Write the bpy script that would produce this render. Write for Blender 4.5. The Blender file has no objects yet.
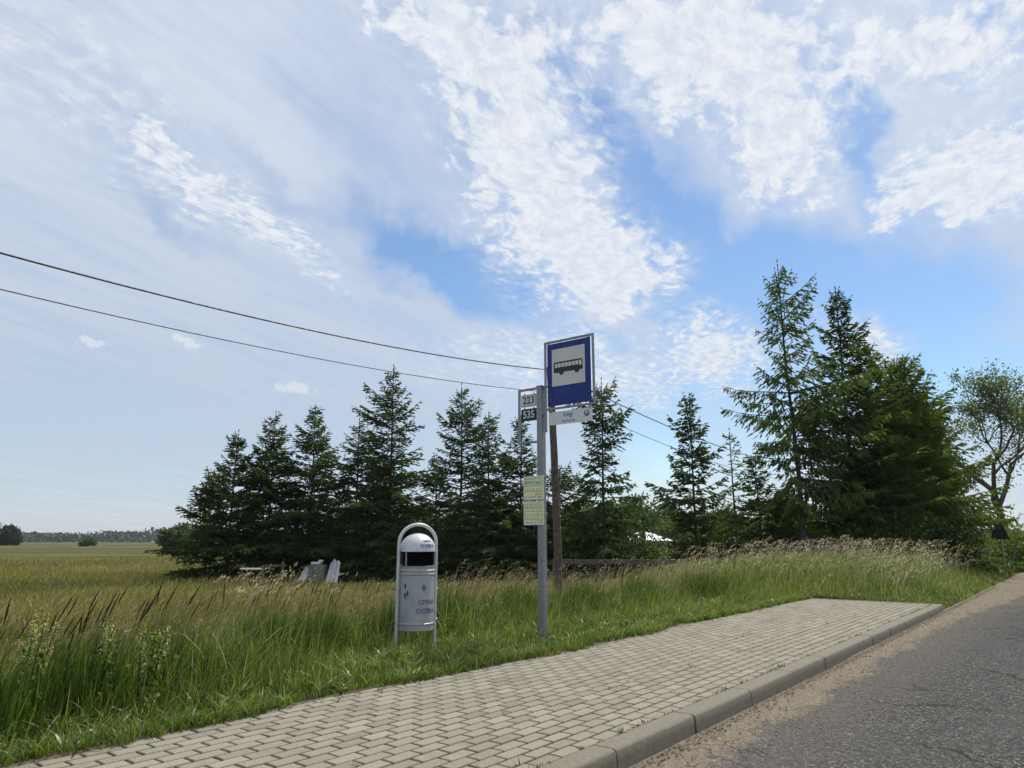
import bpy, math, random
import numpy as np
from mathutils import Vector, Matrix
rad = math.radians

# ------------------------------------------------------------------ camera, sky, sun, exposure
scene = bpy.context.scene
cam_d = bpy.data.cameras.new('camera')
cam = bpy.data.objects.new('camera', cam_d)
scene.collection.objects.link(cam)
cam.location = (0, 0, 1.1)
cam.rotation_euler = (rad(90 + 12.45), 0, 0)
cam_d.sensor_width = 36
cam_d.lens = 25.0
cam_d.clip_end = 6000
cam_d.clip_start = 0.05
scene.camera = cam

SUN_AZ, SUN_EL = 43.0, 60.0          # azimuth clockwise from +Y
sun_d = bpy.data.lights.new('sun', 'SUN')
sun_d.energy = 4.6
sun_d.angle = rad(0.6)
sun_d.color = (1.0, 0.95, 0.86)
sun = bpy.data.objects.new('sun', sun_d)
scene.collection.objects.link(sun)
_dir = Vector((math.sin(rad(SUN_AZ)) * math.cos(rad(SUN_EL)), math.cos(rad(SUN_AZ)) * math.cos(rad(SUN_EL)), math.sin(rad(SUN_EL))))
sun.rotation_euler = _dir.to_track_quat('Z', 'Y').to_euler()

scene.view_settings.view_transform = 'Standard'
scene.view_settings.look = 'None'
scene.view_settings.exposure = 0.0
scene.view_settings.gamma = 1.0
scene.view_settings.use_curve_mapping = False
scene.cycles.max_bounces = 6
scene.cycles.diffuse_bounces = 3
scene.cycles.transmission_bounces = 4
scene.cycles.caustics_reflective = False
scene.cycles.caustics_refractive = False


class NT:
    """small helper round a node tree"""
    def __init__(self, tree):
        self.t = tree
        self.n = tree.nodes
        self.l = tree.links

    def new(self, typ, **kw):
        nd = self.n.new(typ)
        for k, v in kw.items():
            if hasattr(nd, k):
                setattr(nd, k, v)
        return nd

    def put(self, sock, v):
        if isinstance(v, bpy.types.NodeSocket):
            self.l.new(v, sock)
        elif v is not None:
            sock.default_value = v

    def math(self, op, a, b=None, c=None, clamp=False):
        nd = self.n.new('ShaderNodeMath')
        nd.operation = op
        nd.use_clamp = clamp
        for s, v in zip(nd.inputs, (a, b, c)):
            self.put(s, v)
        return nd.outputs[0]

    def vmath(self, op, a, b=None):
        nd = self.n.new('ShaderNodeVectorMath')
        nd.operation = op
        self.put(nd.inputs[0], a)
        if b is not None:
            self.put(nd.inputs[1], b)
        return nd.outputs['Value'] if op in ('LENGTH', 'DOT_PRODUCT') else nd.outputs[0]

    def rng(self, v, a, b, c=0.0, d=1.0, smooth=True):
        nd = self.n.new('ShaderNodeMapRange')
        nd.interpolation_type = 'SMOOTHSTEP' if smooth else 'LINEAR'
        nd.clamp = True
        for s, x in zip(nd.inputs[:5], (v, a, b, c, d)):
            self.put(s, x)
        return nd.outputs[0]

    def mapping(self, v, loc=(0, 0, 0), rot=(0, 0, 0), scale=(1, 1, 1), typ='POINT'):
        nd = self.n.new('ShaderNodeMapping')
        nd.vector_type = typ
        self.put(nd.inputs[0], v)
        nd.inputs['Location'].default_value = loc if typ != 'NORMAL' else (0, 0, 0)
        nd.inputs['Rotation'].default_value = rot
        nd.inputs['Scale'].default_value = scale
        return nd.outputs[0]

    def noise(self, v, scale, detail=3, rough=0.5, dist=0.0, out=0):
        nd = self.n.new('ShaderNodeTexNoise')
        self.put(nd.inputs['Vector'], v)
        nd.inputs['Scale'].default_value = scale
        nd.inputs['Detail'].default_value = detail
        nd.inputs['Roughness'].default_value = rough
        nd.inputs['Distortion'].default_value = dist
        return nd.outputs[out]

    def voro(self, v, scale, feature='F1', out=0):
        nd = self.n.new('ShaderNodeTexVoronoi')
        nd.feature = feature
        self.put(nd.inputs['Vector'], v)
        nd.inputs['Scale'].default_value = scale
        return nd.outputs[out]

    def mix(self, f, a, b, blend='MIX'):
        nd = self.n.new('ShaderNodeMix')
        nd.data_type = 'RGBA'
        nd.blend_type = blend
        nd.clamp_factor = True
        self.put(nd.inputs[0], f)
        for s, v in ((nd.inputs[6], a), (nd.inputs[7], b)):
            if isinstance(v, (tuple, list)) and len(v) == 3:
                v = (*v, 1)
            self.put(s, v)
        return nd.outputs[2]

    def ramp(self, f, stops, interp='LINEAR'):
        nd = self.n.new('ShaderNodeValToRGB')
        cr = nd.color_ramp
        cr.interpolation = interp
        while len(cr.elements) < len(stops):
            cr.elements.new(0.5)
        for e, (p, c) in zip(cr.elements, stops):
            e.position = p
            e.color = (*c, 1) if len(c) == 3 else c
        self.put(nd.inputs[0], f)
        return nd.outputs[0]


# ---- world: Nishita sky under a veil and ripple clouds (all in sky directions)
world = bpy.data.worlds.new('World')
scene.world = world
world.use_nodes = True
W = NT(world.node_tree)
W.n.clear()
w_out = W.new('ShaderNodeOutputWorld')
sky = W.new('ShaderNodeTexSky')
sky.sky_type = 'NISHITA'
sky.sun_disc = False
sky.sun_elevation = rad(SUN_EL)
sky.sun_rotation = rad(SUN_AZ)
sky.air_density = 1.1
sky.dust_density = 0.25
sky.ozone_density = 2.6
bg_sky = W.new('ShaderNodeBackground')
SKY_STRENGTH = 0.135
bg_sky.inputs[1].default_value = SKY_STRENGTH
hs = W.new('ShaderNodeHueSaturation')
hs.inputs['Saturation'].default_value = 1.12
W.l.new(sky.outputs[0], hs.inputs['Color'])
W.l.new(hs.outputs[0], bg_sky.inputs[0])
tc = W.new('ShaderNodeTexCoord')
sep = W.new('ShaderNodeSeparateXYZ')
W.l.new(tc.outputs['Generated'], sep.inputs[0])
dx, dy, dz = sep.outputs
az = W.math('MULTIPLY', W.math('ARCTAN2', dx, dy), 180 / math.pi)
el = W.math('MULTIPLY', W.math('ARCSINE', dz), 180 / math.pi)
zc = W.math('ADD', W.math('MAXIMUM', dz, 0.0), 0.10)
comb = W.new('ShaderNodeCombineXYZ')
W.l.new(W.math('DIVIDE', dx, zc), comb.inputs[0])
W.l.new(W.math('DIVIDE', dy, zc), comb.inputs[1])
plane = comb.outputs[0]                              # a cloud layer at constant height
comb2 = W.new('ShaderNodeCombineXYZ')
W.l.new(az, comb2.inputs[0])
W.l.new(el, comb2.inputs[1])
angles = comb2.outputs[0]
warp = W.noise(plane, 1.3, 4, 0.55, 0, 1)
warp2 = W.noise(angles, 0.16, 4, 0.6, 0, 1)
wv = W.vmath('SUBTRACT', warp2, (0.5, 0.5, 0.5))
ang_w = W.vmath('ADD', angles, W.vmath('MULTIPLY', wv, (10.0, 8.0, 0.0)))


ang_p = W.vmath('ADD', angles, W.vmath('MULTIPLY', W.vmath('SUBTRACT', W.noise(angles, 0.9, 4, 0.65, 0, 1), (0.5, 0.5, 0.5)), (3.2, 1.8, 0.0)))


def blob(src, caz, cel, ra, rb, rot, soft=0.35):
    m = W.mapping(src, (caz, cel, 0), (0, 0, rad(rot)), (ra, rb, 1), 'TEXTURE')
    return W.rng(W.vmath('LENGTH', m), 1.0 + soft, max(0.05, 1.0 - 2 * soft))


def total(lst):
    acc = None
    for b, k in lst:
        x = b if k == 1 else W.math('MULTIPLY', b, k)
        acc = x if acc is None else W.math('ADD', acc, x)
    return acc


HOLES = [(blob(ang_w, 20.6, 19.6, 7.0, 4.2, 10, .45), 0.75),
    (blob(ang_w, -5.6, 22.2, 10.5, 2.6, -24, .45), 1.0),
    (blob(ang_w, -10.7, 30.2, 12.0, 3.8, -25, .45), 0.24),
    (blob(ang_w, -19.6, 26.3, 7.2, 1.0, -25, .45), 0.22),
    (blob(ang_w, 15.0, 22.0, 4.4, 9.6, 18, .45), 0.95),
    (blob(ang_w, 9.1, 31.1, 2.3, 5.6, 35, .45), 0.7),
    (blob(ang_w, 29.8, 16.1, 10.2, 5.2, -12, .45), 0.9),
    (blob(ang_w, 28.5, 27.5, 1.8, 7.0, 8, .45), 0.6),
    (blob(ang_w, 10.2, 6.6, 4.4, 4.8, 0, .45), 0.55),
    (blob(ang_w, 31.6, 10.2, 8.4, 3.2, 0, .45), 0.75),
    (blob(ang_w, 7.3, 16.7, 3.6, 1.1, 0, .45), 0.4),
    (blob(ang_w, 38.5, 33.5, 2.4, 1.0, 0, .45), 0.4),
    (blob(ang_w, -26.8, 23.7, 4.2, 1.0, -30, .45), 0.3),
    (blob(ang_w, 4.4, 36.9, 1.8, 3.6, 40, .45), 0.3),
    (blob(ang_w, 19.5, 9.0, 9.8, 5.6, 0, .45), 0.5)]
BRIGHT = [(blob(ang_w, 0.7, 30.7, 6.8, 13.3, 28, .45), 1.0),
    (blob(ang_w, -7.6, 38.7, 9.5, 2.7, -10, .45), 0.75),
    (blob(ang_w, 7.5, 22.9, 6.3, 3.8, -15, .45), 0.85),
    (blob(ang_w, 9.5, 19.7, 3.0, 1.4, 0, .45), 0.7),
    (blob(ang_w, 19.2, 35.1, 12.0, 5.4, -10, .45), 1.0),
    (blob(ang_w, 22.9, 27.6, 3.9, 4.2, 20, .45), 0.9),
    (blob(ang_w, 35.8, 24.4, 6.6, 3.3, 6, .45), 0.95),
    (blob(ang_w, 35.8, 32.6, 7.2, 3.3, -10, .45), 0.8),
    (blob(ang_w, 32.4, 22.2, 3.6, 1.3, 0, .45), 0.6),
    (blob(ang_w, -21.7, 24.2, 9.8, 1.7, -27, .45), 0.75),
    (blob(ang_w, 7.3, 13.5, 15.2, 3.6, -5, .45), 0.55),
    (blob(ang_w, 26.3, 14.8, 3.8, 2.1, -20, .45), 0.6),
    (blob(ang_w, -35.8, 30.8, 9.0, 4.8, 0, .45), 0.3),
    (blob(ang_w, 16.1, 15.0, 4.8, 3.2, -30, .45), 0.5),
    (blob(ang_w, -29.3, 27.3, 3.6, 3.5, 0, .45), 0.3),
    (blob(ang_w, 11.7, 39.0, 8.1, 3.0, 0, .45), 0.7)]
PUFF = [(blob(ang_p, -31.6, 13.6, 1.3, 0.4, 0, .5), 1),
    (blob(ang_p, -25.5, 14.4, 1.5, 0.5, -10, .5), 1),
    (blob(ang_p, -17.2, 11.6, 1.8, 0.6, -8, .5), 1),
    (blob(ang_p, -18.8, 11.6, 0.7, 0.5, 0, .5), 0.7)]
wob = W.vmath('MULTIPLY', W.vmath('SUBTRACT', warp, (0.5, 0.5, 0.5)), (0.28, 0.28, 0))
run = W.mapping(W.vmath('ADD', plane, wob), (0, 0, 0), (0, 0, rad(-63)))       # x runs along the cloud streets
n_str = W.noise(W.mapping(run, scale=(0.55, 3.4, 1)), 1.5, 7, 0.62)
n_big = W.noise(run, 1.5, 6, 0.6, 0.3)
n_rip = W.noise(W.mapping(run, scale=(1.0, 1.5, 1)), 17.0, 7, 0.70, 0.2)
n_cell = W.voro(W.vmath('ADD', W.mapping(run, scale=(1.0, 1.35, 1)), W.vmath('MULTIPLY', W.vmath('SUBTRACT', W.noise(run, 14.0, 3, 0.6, 0, 1), (0.5, 0.5, 0.5)), (0.07, 0.07, 0))), 26.0, 'SMOOTH_F1')
bright = total(BRIGHT)
hole = W.math('ADD', total(HOLES), W.math('MULTIPLY', W.math('MINIMUM', bright, 1.0), 0.30))
veil = W.math('SUBTRACT', 1.0, W.math('MULTIPLY', W.math('MULTIPLY', hole, 1.25), W.rng(n_big, 0.25, 0.65, 1.2, 0.92)), clamp=True)
veil = W.math('MULTIPLY', veil, W.rng(n_str, 0.28, 0.62, 0.70, 0.97))
veil = W.math('MULTIPLY', veil, W.rng(el, -1, 16, 0.80, 1.0))
tex = W.math('ADD', W.math('MULTIPLY', W.math('SUBTRACT', W.math('SUBTRACT', n_rip, W.math('MULTIPLY', n_cell, 0.50)), 0.29), 2.5), W.math('MULTIPLY', W.math('SUBTRACT', n_big, 0.5), 1.0))
tex = W.math('ADD', tex, W.math('MULTIPLY', W.math('SUBTRACT', n_str, 0.5), 1.5))
b_edge = W.math('ADD', W.math('SUBTRACT', W.math('MULTIPLY', bright, 1.1), 0.17), W.math('MULTIPLY', W.math('MULTIPLY', tex, 0.62), W.rng(bright, 0.02, 0.40, 0.08, 1.0)))
b_alpha = W.rng(b_edge, -0.34, 0.72)
puff = total(PUFF)
p_alpha = W.rng(W.math('ADD', puff, W.math('MULTIPLY', W.math('SUBTRACT', W.noise(angles, 0.55, 5, 0.6), 0.5), 2.2)), 0.40, 0.95)

veil_col = W.mix(W.rng(el, 0, 40), (0.50, 0.585, 0.715), (0.67, 0.735, 0.86))
bright_col = W.mix(W.rng(n_rip, 0.35, 0.66), (0.70, 0.76, 0.86), (0.90, 0.92, 0.945))
bright_col = W.mix(W.rng(el, 6, 30, 0.35, 0.0), bright_col, (0.66, 0.72, 0.81))
cl = W.mix(b_alpha, veil_col, bright_col)
cl = W.mix(W.math('MULTIPLY', p_alpha, 0.7), cl, (0.80, 0.83, 0.86))
c_alpha = W.math('MAXIMUM', W.math('MAXIMUM', veil, W.math('MULTIPLY', b_alpha, 0.94)), W.math('MULTIPLY', p_alpha, 0.9))
c_alpha = W.math('MULTIPLY', c_alpha, W.rng(el, -2, 0.5))
bg_cl = W.new('ShaderNodeBackground')
W.l.new(cl, bg_cl.inputs[0])
bg_cl.inputs[1].default_value = 1.0
mixs = W.new('ShaderNodeMixShader')
W.l.new(c_alpha, mixs.inputs[0])
W.l.new(bg_sky.outputs[0], mixs.inputs[1])
W.l.new(bg_cl.outputs[0], mixs.inputs[2])
W.l.new(mixs.outputs[0], w_out.inputs[0])

# ------------------------------------------------------------------ helpers
COL = scene.collection
TH = rad(38.2)                                   # heading of the road, clockwise from +Y
DX, DY = math.sin(TH), math.cos(TH)              # along the road
NX, NY = math.cos(TH), -math.sin(TH)             # across the road, to the right


def st(s, t, z=0.0):
    return (s * NX + t * DX, s * NY + t * DY, z)


def st_arr(s, t):
    return s * NX + t * DX, s * NY + t * DY


def np_mesh(name, V, F, attrs=None, uv=None, smooth=False):
    """V (n,3) ; F (m,k) all faces the same size, or list of such arrays"""
    me = bpy.data.meshes.new(name)
    Fs = F if isinstance(F, list) else [F]
    Fs = [np.asarray(f, dtype=np.int32) for f in Fs if len(f)]
    V = np.asarray(V, dtype=np.float32)
    me.vertices.add(len(V))
    me.vertices.foreach_set('co', V.ravel())
    loops = np.concatenate([f.ravel() for f in Fs])
    sizes = np.concatenate([np.full(len(f), f.shape[1], dtype=np.int32) for f in Fs])
    starts = np.concatenate([[0], np.cumsum(sizes)[:-1]]).astype(np.int32)
    me.loops.add(len(loops))
    me.loops.foreach_set('vertex_index', loops)
    me.polygons.add(len(sizes))
    me.polygons.foreach_set('loop_start', starts)
    me.polygons.foreach_set('loop_total', sizes)
    me.polygons.foreach_set('use_smooth', np.full(len(sizes), bool(smooth)))
    for k, a in (attrs or {}).items():
        at = me.attributes.new(k, 'FLOAT', 'POINT')
        at.data.foreach_set('value', np.asarray(a, dtype=np.float32))
    me.update(calc_edges=True)
    return me


def link(name, me, mat, parent=None, **props):
    o = bpy.data.objects.new(name, me)
    COL.objects.link(o)
    if mat is not None and me is not None and not me.materials:
        me.materials.append(mat)
    if parent is not None:
        o.parent = parent
    for k, v in props.items():
        o[k] = v
    return o


def thing(name, label, cat, loc=(0, 0, 0), rz=0.0, group=None):
    o = bpy.data.objects.new(name, None)
    o.empty_display_size = 0.2
    COL.objects.link(o)
    o.location = loc
    o.rotation_euler = (0, 0, rz)
    o['label'] = label
    o['category'] = cat
    if group:
        o['group'] = group
    return o


class MB:
    """collects polygons for one mesh"""
    def __init__(self):
        self.v, self.f = [], []

    def add(self, vs, fs):
        n = len(self.v)
        self.v += [tuple(p) for p in vs]
        self.f += [tuple(i + n for i in f) for f in fs]
        return self

    def box(self, c, size, bevel=0.0, rot=None):
        hx, hy, hz = (x / 2 for x in size)
        b = min(bevel, hx * .9, hy * .9, hz * .9)
        R = rot or Matrix.Identity(3)
        C = Vector(c)
        if b <= 0:
            P = [(x, y, z) for z in (-hz, hz) for y in (-hy, hy) for x in (-hx, hx)]
            fs = [(0, 2, 3, 1), (4, 5, 7, 6), (0, 1, 5, 4), (2, 6, 7, 3), (0, 4, 6, 2), (1, 3, 7, 5)]
            return self.add([C + R @ Vector(p) for p in P], fs)
        import bmesh
        bm = bmesh.new()
        bmesh.ops.create_cube(bm, size=1)
        for v in bm.verts:
            v.co = Vector((v.co.x * size[0], v.co.y * size[1], v.co.z * size[2]))
        bmesh.ops.bevel(bm, geom=bm.edges[:], offset=b, segments=2, affect='EDGES', profile=0.6)
        bm.verts.index_update()
        vs = [C + R @ v.co for v in bm.verts]
        fs = [[v.index for v in f.verts] for f in bm.faces]
        bm.free()
        return self.add(vs, fs)

    def tube(self, pts, r, segs=10, cap=True):
        pts = [Vector(p) for p in pts]
        rs = r if isinstance(r, (list, tuple)) else [r] * len(pts)
        t0 = (pts[1] - pts[0]).normalized()
        ref = Vector((0, 0, 1)) if abs(t0.z) < 0.9 else Vector((1, 0, 0))
        u = t0.cross(ref).normalized()
        rings = []
        for i, p in enumerate(pts):
            a = pts[max(i - 1, 0)]
            b = pts[min(i + 1, len(pts) - 1)]
            t = (b - a).normalized()
            u = (u - t * u.dot(t)).normalized()
            w = t.cross(u)
            rings.append([p + (u * math.cos(2 * math.pi * k / segs) + w * math.sin(2 * math.pi * k / segs)) * rs[i] for k in range(segs)])
        vs = [q for rg in rings for q in rg]
        fs = []
        for i in range(len(pts) - 1):
            for k in range(segs):
                k2 = (k + 1) % segs
                fs.append((i * segs + k, i * segs + k2, (i + 1) * segs + k2, (i + 1) * segs + k))
        if cap:
            fs.append(tuple(range(segs))[::-1])
            fs.append(tuple((len(pts) - 1) * segs + k for k in range(segs)))
        return self.add(vs, fs)

    def lathe(self, prof, segs=40, a0=0.0, a1=2 * math.pi, c=(0, 0, 0)):
        full = abs(a1 - a0 - 2 * math.pi) < 1e-6
        m = segs if full else segs + 1
        vs, fs = [], []
        for (r, z) in prof:
            for k in range(m):
                a = a0 + (a1 - a0) * k / segs
                vs.append((c[0] + r * math.cos(a), c[1] + r * math.sin(a), c[2] + z))
        for i in range(len(prof) - 1):
            for k in range(segs):
                k2 = (k + 1) % m if full else k + 1
                fs.append((i * m + k, i * m + k2, (i + 1) * m + k2, (i + 1) * m + k))
        return self.add(vs, fs)

    def poly(self, pts, h, thick):
        """flat polygon in local x/z at y=h facing -y, with a little thickness"""
        n = len(pts)
        vs = [(x, h, z) for x, z in pts] + [(x, h + thick, z) for x, z in pts]
        fs = [tuple(range(n)), tuple(range(2 * n - 1, n - 1, -1))]
        for i in range(n):
            j = (i + 1) % n
            fs.append((i, i + n, j + n, j))
        return self.add(vs, fs)

    def build(self, name, mat, parent=None, smooth=False, **props):
        me = bpy.data.meshes.new(name)
        me.from_pydata(self.v, [], self.f)
        import bmesh
        bm = bmesh.new()
        bm.from_mesh(me)
        bmesh.ops.recalc_face_normals(bm, faces=bm.faces)
        bm.to_mesh(me)
        bm.free()
        if smooth:
            me.polygons.foreach_set('use_smooth', np.ones(len(me.polygons), dtype=bool))
            me.set_sharp_from_angle(angle=rad(40))
        return link(name, me, mat, parent, **props)


def text_flat(txt, size, align='CENTER', bold=0.0):
    bold = min(bold, .0022)
    cu = bpy.data.curves.new('lettering', 'FONT')
    cu.body = txt
    cu.size = size
    cu.align_x = align
    cu.align_y = 'CENTER'
    cu.offset = bold
    cu.resolution_u = 3
    o = bpy.data.objects.new('lettering', cu)
    COL.objects.link(o)
    dg = bpy.context.evaluated_depsgraph_get()
    me = bpy.data.meshes.new_from_object(o.evaluated_get(dg))
    vs = [(v.co.x, v.co.y) for v in me.vertices]
    fs = [tuple(p.vertices) for p in me.polygons]
    bpy.data.objects.remove(o)
    bpy.data.meshes.remove(me)
    bpy.data.curves.remove(cu)
    return vs, fs


def text_on(mb, txt, size, x, z, y, align='CENTER', bold=0.0, squeeze=1.0):
    """letters in the local x/z plane at depth y, read from -y"""
    vs, fs = text_flat(txt, size, align, bold)
    return mb.add([(x + vx * squeeze, y, z + vy) for vx, vy in vs], fs)


# ------------------------------------------------------------------ materials
def material(name):
    m = bpy.data.materials.new(name)
    m.use_nodes = True
    k = NT(m.node_tree)
    bsdf = k.n['Principled BSDF']
    return m, k, bsdf


def simple(name, col, rough=0.5, metal=0.0, var=0.12, scale=12.0, bump=0.0, dirt_shade=None):
    m, k, b = material(name)
    g = k.new('ShaderNodeTexCoord').outputs['Object']
    n = k.noise(g, scale, 5, 0.6)
    dark = tuple(c * (1 - var * 2) for c in col)
    lite = tuple(min(1, c * (1 + var)) for c in col)
    c = k.ramp(n, [(0.3, dark), (0.7, lite)])
    if dirt_shade:
        d = k.rng(k.noise(g, scale * .35, 6, 0.7), 0.52, 0.72)
        c = k.mix(k.math('MULTIPLY', d, 0.6), c, dirt_shade)
    k.l.new(c, b.inputs['Base Color'])
    b.inputs['Metallic'].default_value = metal
    k.put(b.inputs['Roughness'], k.rng(k.noise(g, scale * 2.3, 4), 0.3, 0.7, max(0.05, rough - .1), min(1, rough + .12)))
    if bump:
        bp = k.new('ShaderNodeBump')
        bp.inputs['Strength'].default_value = bump
        bp.inputs['Distance'].default_value = 0.01
        k.l.new(n, bp.inputs['Height'])
        k.l.new(bp.outputs[0], b.inputs['Normal'])
    return m


def leafy(name, stops, trans=0.35, rough=0.55, attr='tint', tcol=(1.15, 1.25, 0.5)):
    """thin plant tissue: diffuse plus light shining through; colour from the 'tint' attribute"""
    m, k, b = material(name)
    a = k.new('ShaderNodeAttribute')
    a.attribute_name = attr
    c = k.ramp(a.outputs['Fac'], stops)
    k.l.new(c, b.inputs['Base Color'])
    b.inputs['Roughness'].default_value = rough
    b.inputs['Specular IOR Level'].default_value = 0.35
    tr = k.new('ShaderNodeBsdfTranslucent')
    k.l.new(k.mix(1.0, c, tcol, 'MULTIPLY'), tr.inputs[0])
    mx = k.new('ShaderNodeMixShader')
    mx.inputs[0].default_value = trans
    k.l.new(b.outputs[0], mx.inputs[1])
    k.l.new(tr.outputs[0], mx.inputs[2])
    k.l.new(mx.outputs[0], k.n['Material Output'].inputs[0])
    return m


M = {}
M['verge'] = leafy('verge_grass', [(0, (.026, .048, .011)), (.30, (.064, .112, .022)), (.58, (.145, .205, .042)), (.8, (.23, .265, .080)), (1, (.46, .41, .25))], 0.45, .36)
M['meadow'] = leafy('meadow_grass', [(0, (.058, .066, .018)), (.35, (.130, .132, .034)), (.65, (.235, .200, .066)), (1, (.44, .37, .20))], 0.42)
M['seed'] = leafy('seed_heads', [(0, (.14, .125, .055)), (.5, (.34, .29, .155)), (1, (.60, .53, .36))], 0.45, tcol=(1.1, 1.05, .85))
M['darkseed'] = leafy('dark_spikes', [(0, (.030, .036, .016)), (1, (.085, .075, .035))], 0.15)
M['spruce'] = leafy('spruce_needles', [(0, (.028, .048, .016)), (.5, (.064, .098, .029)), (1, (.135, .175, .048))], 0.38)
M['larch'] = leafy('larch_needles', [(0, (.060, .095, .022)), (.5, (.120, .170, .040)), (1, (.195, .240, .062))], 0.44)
M['leaf'] = leafy('broad_leaves', [(0, (.034, .060, .015)), (.5, (.066, .105, .026)), (1, (.125, .165, .046))], 0.38)
M['farleaf'] = leafy('far_leaves', [(0, (.016, .030, .015)), (.5, (.028, .048, .022)), (1, (.050, .072, .030))], 0.2)
M['leafpale'] = leafy('pale_leaves', [(0, (.060, .085, .028)), (.5, (.105, .14, .045)), (1, (.17, .20, .08))], 0.42)
M['leafyellow'] = leafy('yellowish_leaves', [(0, (.06, .09, .014)), (.5, (.12, .16, .028)), (1, (.20, .23, .05))], 0.40)
M['bark'] = simple('bark', (.075, .058, .042), .9, 0, .35, 9, .6)
M['deadwood'] = simple('weathered_wood', (.11, .095, .078), .85, 0, .25, 14, .4)
M['polewood'] = simple('pole_wood', (.115, .085, .060), .85, 0, .3, 10, .5)
M['galv'] = simple('galvanised_steel', (.27, .275, .285), .5, .55, .14, 26, .05, (.27, .27, .27))
M['galvlight'] = simple('light_grey_painted_steel', (.60, .61, .62), .38, .25, .10, 20, 0, (.36, .36, .35))
M['alu'] = simple('sheet_alu', (.42, .43, .44), .42, .3, .10, 6, 0, (.33, .33, .32))
M['paleplank'] = simple('pale_plank', (.74, .75, .76), .4, 0, .05, 8, 0, (.55, .54, .50))
M['blue'] = simple('sign_blue', (.006, .026, .190), .6, 0, .10, 5)
M['signgrey'] = simple('sign_white_field', (.62, .62, .60), .5, 0, .04, 4)
M['platewhite'] = simple('white_plate', (.66, .68, .66), .45, 0, .05, 9)
M['black'] = simple('black_print', (.012, .012, .014), .5, 0, .1, 9)
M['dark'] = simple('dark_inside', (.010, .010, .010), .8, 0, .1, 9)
M['navy'] = simple('navy_print', (.016, .032, .26), .5, 0, .15, 30)
M['greyprint'] = simple('grey_print', (.22, .23, .26), .6, 0, .1, 30)
M['paper'] = simple('yellow_timetable_paper', (.78, .74, .44), .55, 0, .06, 9, 0, (.55, .55, .42))
M['tealprint'] = simple('teal_print', (.20, .32, .30), .6, 0, .2, 40)
M['orangeprint'] = simple('orange_print', (.58, .34, .12), .6, 0, .2, 40)
M['greenprint'] = simple('green_print', (.30, .42, .14), .6, 0, .2, 40)
M['cable'] = simple('cable_black', (.018, .018, .020), .6, 0, .1, 9)
M['ceramic'] = simple('brown_ceramic', (.20, .12, .08), .35, 0, .1, 9)
M['tarp'] = simple('white_tarp', (.60, .60, .59), .5, 0, .10, 3, .2, (.42, .42, .38))
M['crate'] = simple('grey_crate', (.20, .19, .17), .8, 0, .2, 7)
M['roofwhite'] = simple('white_metal_roof', (.78, .78, .80), .4, 0, .05, 2)
M['wallcream'] = simple('cream_render', (.45, .40, .30), .8, 0, .1, 2)
M['yellowflower'] = leafy('yellow_flowers', [(0, (.22, .26, .07)), (.5, (.36, .38, .13)), (1, (.55, .55, .28))], .35)
M['pebble'] = simple('pebbles', (.22, .19, .145), .9, 0, .3, 60)

# ------------------------------------------------------------------ the ground
def smooth(x, a, b):
    x = np.clip((x - a) / (b - a), 0, 1)
    return x * x * (3 - 2 * x)


def pnoise(x, y, seed=0, f=1.0):
    r = np.random.RandomState(seed)
    acc = 0
    for i in range(6):
        a = r.rand() * 6.28
        k = f * (0.6 + 1.5 * r.rand())
        acc = acc + np.sin((x * math.cos(a) + y * math.sin(a)) * k + r.rand() * 6.28)
    return acc / 6.0 * 1.4


KERB_S, PAV_L, T_END = -2.13, -4.44, 15.1


def ground_z(s, t):
    s = np.asarray(s, float)
    t = np.asarray(t, float)
    z = -0.03 - 0.32 * smooth(-s, 5.2, 11.0)
    z = z + 0.03 * pnoise(s, t, 3, 0.9) * smooth(-s, 4.9, 7.5)
    # grass bank beyond the end of the pavement
    bank = smooth(t, T_END - 2.0, T_END + 3.0) * smooth(-s, 2.4, 4.6) * (1 - smooth(-s, 7.0, 12.0)) * (1 - smooth(t, 30, 45))
    z = z + 0.22 * bank
    # under pavement / road, and the right-hand verge
    under = np.where((s > PAV_L + .02) & (t < T_END), -0.16, -0.03 + 0 * s)
    lowv = -0.175 + 0.15 * smooth(-s, 2.05, 2.75)
    z = np.where((s > -4.6) & (t >= T_END - .02), np.minimum(z, lowv + 0.22 * bank), z)
    z = np.where((s > PAV_L + .02) & (t < T_END - .02), under, z)
    z = np.where(s > -2.05, -0.175, z)
    return z


def grid_axis(parts):
    return np.unique(np.concatenate([np.linspace(a, b, n) for a, b, n in parts]))


sa = grid_axis([(-2600, -300, 12), (-300, -60, 14), (-60, -14, 24), (-14, -5, 46), (-5, -1.8, 33), (-1.8, 10, 10), (10, 300, 8), (300, 2600, 6)])
ta = grid_axis([(-400, -20, 8), (-20, 0, 11), (0, 36, 91), (36, 80, 30), (80, 400, 16), (400, 3600, 14)])
sa = np.unique(np.concatenate([sa, [PAV_L + .01, PAV_L + .03, -2.06, -2.04]]))
ta = np.unique(np.concatenate([ta, [T_END - .03, T_END - .01]]))
S, T = np.meshgrid(sa, ta, indexing='ij')
X, Y = st_arr(S, T)
V = np.stack([X, Y, ground_z(S, T)], -1).reshape(-1, 3)
ni, nj = S.shape
I, J = np.meshgrid(np.arange(ni - 1), np.arange(nj - 1), indexing='ij')
q = (I * nj + J).ravel()
F = np.stack([q, q + nj, q + nj + 1, q + 1], -1)
gm, k, b = material('meadow_ground')
pos = k.new('ShaderNodeNewGeometry').outputs['Position']
n1 = k.noise(pos, 0.05, 6, 0.6)
bands = k.noise(k.mapping(pos, (0, 0, 0), (0, 0, rad(4)), (0.010, 0.050, 1)), 1.0, 6, 0.62)
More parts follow.
